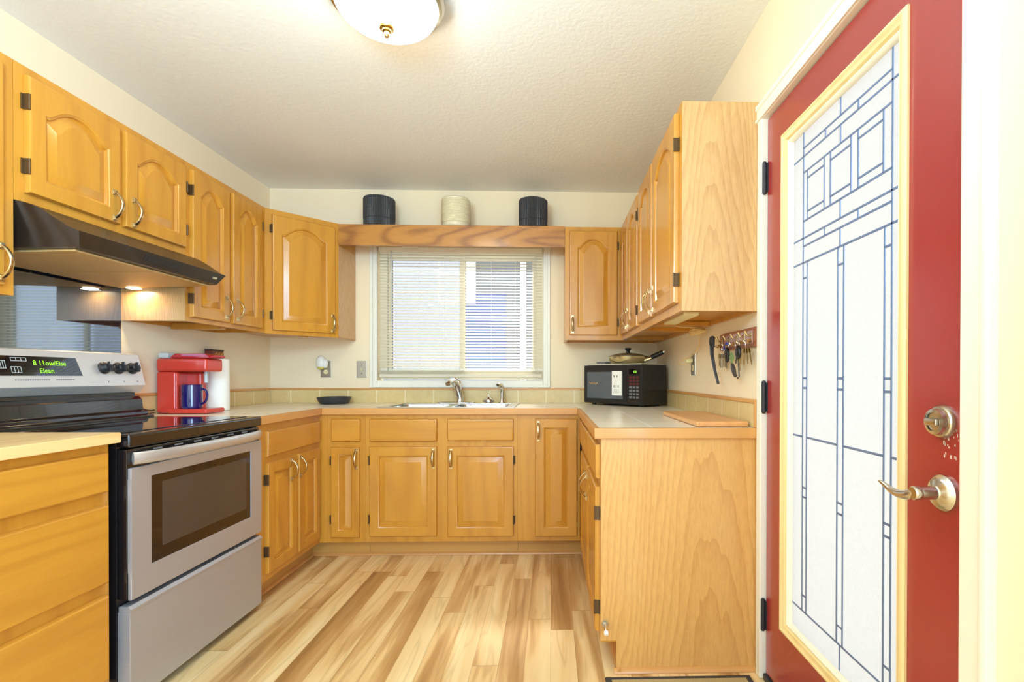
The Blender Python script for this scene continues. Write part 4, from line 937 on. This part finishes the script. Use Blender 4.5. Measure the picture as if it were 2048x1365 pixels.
bm = bm_(); sphere(bm, (-1.643, YB - .035, 1.205), .034, .95, .72, 1.45, 24); sphere(bm, (-1.617, YB - .03, 1.197), .026, .9, .8, 1.3, 20); obj('housing', bm, white_plastic, pf)
bm = bm_(); sphere(bm, (-1.643, YB - .037, 1.167), .024, 1, .7, .6, 18); obj('refill', bm, plain('amber_oil', srgb(206, 196, 90), .15), pf)
O = Vector((-1.3645, YB, 1.156)); t = plate('light_switch', 'brushed steel switch plate between the outlet and the window', O, (1, 0, 0), (0, -1, 0), 'switch')
bm = bm_(); obox(bm, O, (1, 0, 0), Z, (0, -1, 0), (-.004, .004), (-.008, .010), (.005, .014), .002); obj('toggle', bm, ivory_plastic, t)
bm = bm_()
for dz in (-.03, .03): cyl(bm, O + Z * dz + Vector((0, -.005, 0)), O + Z * dz + Vector((0, -.0075, 0)), .004, n=12)
obj('screw', bm, bronze, t)
O = Vector((XR, 2.73, 1.174)); t = plate('power_outlet', 'steel outlet plate on the right wall with a tan cord plugged in', O, (0, 1, 0), (-1, 0, 0), 'outlet'); sockets(t, O, (0, 1, 0), (-1, 0, 0), (-.02,))

# under-cabinet light with its cord
uc = thing('under_cabinet_light', 'slim cream light under the right wall cabinet with a bundled tan cord', 'light', (.57, 2.22, 1.345))
bm = bm_(); box(bm, (.535, 2.02, 1.354), (.60, 2.39, 1.3715), .006); obj('housing', bm, ivory_plastic, uc)
bm = bm_()
pts = bez((.59, 2.35, 1.345), (.64, 2.40, 1.335), (.66, 2.40, 1.348), (.70, 2.42, 1.343), 8)
for k in range(5):
    pts += [(.712 + .035 * math.cos(2 * PI * i / 10 + k), 2.43 + .03 * math.sin(2 * PI * i / 10 + k * .7), 1.342 - .006 * k + .010 * math.sin(2 * PI * i / 10 + k * 1.3)) for i in range(10)]
pts += bez((.72, 2.46, 1.325), (.755, 2.52, 1.32), (.765, 2.56, 1.30), (.762, 2.58, 1.26), 8)[1:] + bez((.762, 2.58, 1.26), (.76, 2.66, 1.20), (.70, 2.80, 1.20), (.71, 2.76, 1.172), 10)[1:] + bez((.71, 2.76, 1.172), (.715, 2.735, 1.166), (.73, 2.73, 1.172), (.745, 2.73, 1.178), 6)[1:]
tube(bm, pts, .0026, 8)
for k in range(12):
    a = random.uniform(-.9, .9); tube(bm, [(.73, 2.44, 1.322), (.73 + .03 * math.sin(a), 2.44 - .03 * a, 1.312 - .012 * math.cos(a * 2))], .0009, 6)
obj('cord', bm, twine, uc)
bm = bm_(); box(bm, (.735, 2.715, 1.183), (.7728, 2.745, 1.208), .005); obj('plug', bm, ivory_plastic, uc)

# ------------------------------------------------------------------ microwave and pan
ang = math.radians(-48); ca, sa = math.cos(ang), math.sin(ang); MW, MD = .50, .26
mw = thing('microwave', 'black countertop microwave angled in the right corner', 'microwave', (.23, 3.475, .9152), ang)
z0, z1 = .0, .267
def lo(name, bm, mat, par, label=None, angle=35): return obj(name, bm, mat, par, label, local=True, angle=angle)
bm = bm_(); box(bm, (0, .012, .012), (MW, MD, z1), .006); lo('case', bm, black_plastic, mw)
bm = bm_(); box(bm, (0, 0, .014), (.375, .0115, z1 - .001), .006); dr = lo('door', bm, black_plastic, mw)
bm = bm_(); box(bm, (.03, -.001, .045), (.345, .002, z1 - .045), .001); lo('door_window', bm, mw_window, dr)
bm = bm_(); box(bm, (.255, -.0022, .068), (.338, -.0008, .228)); stk = lo('sticker', bm, paper, dr)
bm = bm_()
for (sx, sz) in ((.268, .19), (.292, .19), (.268, .125), (.286, .125), (.304, .125)):
    obox(bm, (sx, -.0023, sz), (1, 0, 0), (0, 0, 1), (0, -1, 0), (0, .012), (.004, .0062), (0, .0003)); obox(bm, (sx, -.0023, sz), (1, 0, 0), (0, 0, 1), (0, -1, 0), (.002, .0045), (-.006, .010), (0, .0003)); obox(bm, (sx, -.0023, sz), (1, 0, 0), (0, 0, 1), (0, -1, 0), (.007, .0092), (-.005, .009), (0, .0003))
for k in range(6): obox(bm, (.266, -.0023, .108 - k * .005), (1, 0, 0), (0, 0, 1), (0, -1, 0), (0, .05), (0, .0007), (0, .0002))
lo('lettering', bm, black_plastic, stk)
bm = bm_(); tube(bm, [(.05 + .006 * i, -.0014, .148 + .008 * math.sin(i * 1.7) - .0004 * i) for i in range(14)], .0016, 6); lo('gold_script', bm, gold, dr)
bm = bm_(); box(bm, (.376, .001, .014), (MW, .0115, z1 - .001), .005); pn = lo('control_panel', bm, black_plastic, mw)
bm = bm_(); box(bm, (.395, -.0005, .205), (.48, .0015, .24), .001); sc_ = lo('display', bm, black_glass, pn)
bm = bm_(); put(bm, text_bm('08', .024, .0003), (.445, -.0008, .220), (1, 0, 0), (0, 0, 1), (0, -1, 0)); lo('digits', bm, green_led, sc_)
for i in range(7):
    for j in range(3):
        bm = bm_(); box(bm, (.398 + j * .028, -.0006, .180 - i * .021), (.418 + j * .028, .0015, .192 - i * .021), .001); b_ = lo('button', bm, grey_plastic if i > 2 else maroon, pn)
bm = bm_(); box(bm, (.40, -.0003, .025), (.475, .0015, .045), .001); lo('door_release', bm, black_enamel, pn)
for sx, sy in ((.05, .05), (MW - .05, .05), (.06, MD - .04), (MW - .05, MD - .04)):
    bm = bm_(); cyl(bm, (sx, sy, .0002), (sx, sy, .0135), .013, .015, n=16); lo('foot', bm, black_plastic, mw)
def mwp(x, y, z): return (.23 + ca * x - sa * y, 3.475 + sa * x + ca * y, .9152 + z)
bm = bm_(); TZ = .9152 + z1 + .0005
tr = thing('tray', 'pale flat tray lying on top of the microwave', 'tray', mwp(MW / 2, MD / 2, z1 + .0005), ang)
box(bm, (-.235, -.115, 0), (.235, .12, .008), .003); lo('board', bm, plain('pale_tray', srgb(222, 212, 180), .5), tr)
PXc, PYc, PZ = mwp(.29, .12, 0)[0], mwp(.29, .12, 0)[1], TZ + .0086
pn_ = thing('frying_pan', 'champagne frying pan with a domed glass lid on top of the microwave', 'frying pan', (PXc, PYc, PZ))
bm = bm_(); lathe(bm, [(0, PZ), (.098, PZ), (.111, PZ + .006), (.124, PZ + .024), (.129, PZ + .046), (.127, PZ + .047), (.118, PZ + .02), (.104, PZ + .008), (0, PZ + .004)], (PXc, PYc, 0), 56); obj('pan_body', bm, pan_steel, pn_)
bm = bm_(); lathe(bm, [(.130, PZ + .0475), (.130, PZ + .0505), (.122, PZ + .053), (.095, PZ + .062), (.055, PZ + .070), (.012, PZ + .0735), (0, PZ + .0735)], (PXc, PYc, 0), 56); ld = obj('lid', bm, lid_glass, pn_)
bm = bm_(); lathe(bm, [(.014, PZ + .0715), (.013, PZ + .078), (.011, PZ + .084), (.021, PZ + .096), (.022, PZ + .102), (.016, PZ + .106), (0, PZ + .107)], (PXc, PYc, 0), 28); obj('knob', bm, black_plastic, ld)
hdx = Vector((.86, -.5, 0)).normalized(); c0 = Vector((PXc, PYc, PZ + .026)) + hdx * .118
bm = bm_(); tube(bm, [c0, c0 + hdx * .03 + Z * .008, c0 + hdx * .048 + Z * .016], [.022, .017, .015], 14, flat=.7); obj('handle_mount', bm, pan_steel, pn_)
bm = bm_(); tube(bm, [c0 + hdx * .045 + Z * .015, c0 + hdx * .08 + Z * .030, c0 + hdx * .125 + Z * .048], [.015, .0155, .0145], 16); hh = obj('handle', bm, black_plastic, pn_)
bm = bm_(); lathe(bm, [(.004, 0), (.0125, 0), (.0125, .006), (.0105, .010), (.006, .010), (.004, .004)], c0 + hdx * .123 + Z * .0475, 20, tuple((hdx * .9 + Z * .36).normalized())); obj('hanging_ring', bm, chrome, hh)
bm = bm_(); cx_, cy_, _ = mwp(.10, .10, 0); obox(bm, (cx_, cy_, TZ + .0086), (ca, sa, 0), (-sa, ca, 0), Z, (-.05, .03), (-.03, .03), (0, .016), .003)
solo('small_tin', bm, grey_plastic, 'small flat grey tin beside the frying pan on the microwave', 'tin')

# cutting board on the right counter
bm = bm_(); t_ = bmesh.new(); box(t_, (.556, 1.905, .9153), (.758, 2.49, .936), .007, 3); merge(bm, t_)
solo('cutting_board', bm, board_wood, 'wooden cutting board lying on the tiled counter beside the red door', 'cutting board')

# ------------------------------------------------------------------ key rack
kr = thing('key_rack', 'reddish wooden key rack with brass hooks on the right wall', 'key rack', (XR, 2.07, 1.222))
bm = bm_(); box(bm, (XR - .016, 1.861, 1.222), (XR - .0006, 2.262, 1.296), .004); obj('board', bm, red_wood, kr)
bm = bm_(); box(bm, (XR - .0175, 1.89, 1.234), (XR - .0155, 2.19, 1.284), .001); obj('inlay', bm, mauve, kr)
HK = (2.225, 2.135, 2.045, 1.965, 1.895)
for y in HK:
    bm = bm_(); obox(bm, (XR - .0175, y, 1.258), (0, 1, 0), Z, (-1, 0, 0), (-.006, .006), (-.016, .020), (0, .003), .001)
    tube(bm, bez((XR - .019, y, 1.270), (XR - .032, y, 1.258), (XR - .036, y, 1.262), (XR - .044, y, 1.282), 8), [.004] * 7 + [.0045, .0055], 10)
    for s in (-1, 1): tube(bm, bez((XR - .019, y, 1.252), (XR - .026, y + s * .006, 1.236), (XR - .036, y + s * .016, 1.232), (XR - .042, y + s * .022, 1.246), 8), [.0035] * 7 + [.004, .005], 10)
    obj('hook', bm, pull_metal, kr)
def key(bm, top, d, L, mat=None):
    top, dd = Vector(top), Vector(d).normalized(); s = Vector((0, 1, 0)) - dd * dd.y; s = s.normalized(); n = dd.cross(s)
    obox(bm, top, s, dd, n, (-.010, .010), (.004, .022), (-.001, .001), .0008, 1); obox(bm, top, s, dd, n, (-.0035, .0035), (.02, L), (-.0008, .0008))
    for k in range(3): obox(bm, top, s, dd, n, (.0035, .0055 + .001 * (k % 2)), (L - .024 + k * .007, L - .020 + k * .007), (-.0008, .0008))
def ring(bm, c, r, tilt=0.0): tube(bm, [(c[0] + r * .35 * math.cos(2 * PI * i / 18 + tilt), c[1] + r * math.cos(2 * PI * i / 18) * .8, c[2] + r * math.sin(2 * PI * i / 18)) for i in range(18)], .0011, 6, closed=True)
kx = XR - .036
t = thing('lanyard', 'dark grey strap hanging lowest from the leftmost hook of the key rack', 'strap', (kx, 2.23, 1.07), group='things hanging on the key rack')
bm = bm_(); tube(bm, [(kx - .018, 2.228, 1.238), (kx - .020, 2.232, 1.285), (kx - .022, 2.246, 1.25), (kx - .020, 2.25, 1.21), (kx - .012, 2.235, 1.14), (kx - .006, 2.205, 1.075)], [.006, .011, .012, .011, .0085, .0075], 10, flat=.35); obj('strap', bm, plain('grey_strap', srgb(74, 74, 80), .5), t)
bm = bm_(); sphere(bm, (kx - .026, 2.246, 1.265), .020, .4, .8, 1.2, 16); obj('pouch', bm, black_plastic, t)
t = thing('key_bunch', 'bunch of silver keys next to the grey strap on the key rack', 'keys', (kx, 2.165, 1.15), group='things hanging on the key rack')
bm = bm_(); ring(bm, (kx - .004, 2.165, 1.226), .016); ring(bm, (kx, 2.150, 1.222), .013); obj('key_ring', bm, chrome, t)
for k in range(6):
    bm = bm_(); key(bm, (kx - .006 + .003 * k, 2.19 - .009 * k, 1.212 - .003 * (k % 2)), (.04 * (k - 2), -.22 + .10 * k, -1), .060 + .004 * (k % 3)); obj('key', bm, silver_keys if k % 3 else brass_keys, t)
t = thing('car_key', 'black car key fob with a blue tag in the middle of the key rack', 'car key', (kx, 2.08, 1.17), group='things hanging on the key rack')
bm = bm_(); ring(bm, (kx - .002, 2.085, 1.238), .013); obj('key_ring', bm, chrome, t)
bm = bm_(); sphere(bm, (kx - .008, 2.088, 1.198), .03, .35, .62, 1.1, 20); obj('fob', bm, black_plastic, t)
bm = bm_(); tube(bm, [(kx - .004, 2.075, 1.243), (kx - .012, 2.09, 1.248), (kx - .014, 2.108, 1.236), (kx - .012, 2.112, 1.222)], .0055, 8, flat=.4); obj('tag', bm, blue_tag, t)
t = thing('key_tag', 'green and tan key tag between the two black fobs', 'tag', (kx, 2.035, 1.16), group='things hanging on the key rack')
bm = bm_(); ring(bm, (kx + .002, 2.02, 1.235), .012); obj('key_ring', bm, chrome, t)
bm = bm_(); obox(bm, (kx - .012, 2.03, 1.190), Vector((0, .80, .6)), Vector((0, -.6, .80)), (-1, 0, 0), (-.034, .012), (-.014, .020), (0, .002), .001); obj('card', bm, green_tag, t)
t = thing('car_key', 'plain black car key fob near the right end of the key rack', 'car key', (kx, 1.97, 1.17), group='things hanging on the key rack')
bm = bm_(); ring(bm, (kx, 1.972, 1.236), .012); obj('key_ring', bm, chrome, t)
bm = bm_(); sphere(bm, (kx - .008, 1.962, 1.203), .028, .4, .75, 1.0, 20); obj('fob', bm, black_plastic, t)
bm = bm_(); key(bm, (kx - .004, 1.962, 1.182), (0, -.12, -1), .05); obj('key', bm, brass_keys, t)
t = thing('leather_key_loop', 'dark oval leather piece on a thin loop hanging below the fobs', 'key loop', (kx, 2.02, 1.105), group='things hanging on the key rack')
bm = bm_(); sphere(bm, (0, 0, 0), .03, .25, .52, 1.25, 18)
for vv in bm.verts: y_, z_ = vv.co.y, vv.co.z; vv.co = Vector((kx + vv.co.x, 2.035 + y_ * .85 + z_ * .62 * -1 * -.0 - z_ * -.6, 1.135 + z_ * .8 - y_ * .5))
obj('oval', bm, plain('dark_leather', srgb(70, 58, 58), .4), t)
bm = bm_(); tube(bm, [(kx, 2.01, 1.118), (kx - .002, 1.985, 1.100), (kx - .002, 1.968, 1.108), (kx, 1.98, 1.15), (kx + .002, 1.995, 1.20), (kx + .004, 2.0, 1.232), (kx + .003, 2.01, 1.20), (kx + .002, 2.015, 1.16)], .0022, 8); obj('loop', bm, black_plastic, t)
t = thing('key_bunch', 'bunch of brass keys on the rightmost hook of the key rack', 'keys', (kx, 1.905, 1.15), group='things hanging on the key rack')
bm = bm_(); ring(bm, (kx - .002, 1.905, 1.232), .014); obj('key_ring', bm, chrome, t)
for k in range(4):
    bm = bm_(); key(bm, (kx - .008 + .005 * k, 1.918 - .009 * k, 1.220), (.05 * (k - 1.5), .10 - .10 * k, -1), .064 + .005 * (k % 2)); obj('key', bm, brass_keys, t)

# door mat
dm = thing('door_mat', 'beige door mat with a dark border beside the red door', 'door mat', (.45, 1.55, 0))
bm = bm_(); box(bm, (.20, 1.30, .0005), (.735, 1.835, .005), .002); obj('border', bm, mat_border, dm)
bm = bm_(); box(bm, (.222, 1.322, .0052), (.713, 1.813, .009), .001); obj('pile', bm, mat_fibre, dm)
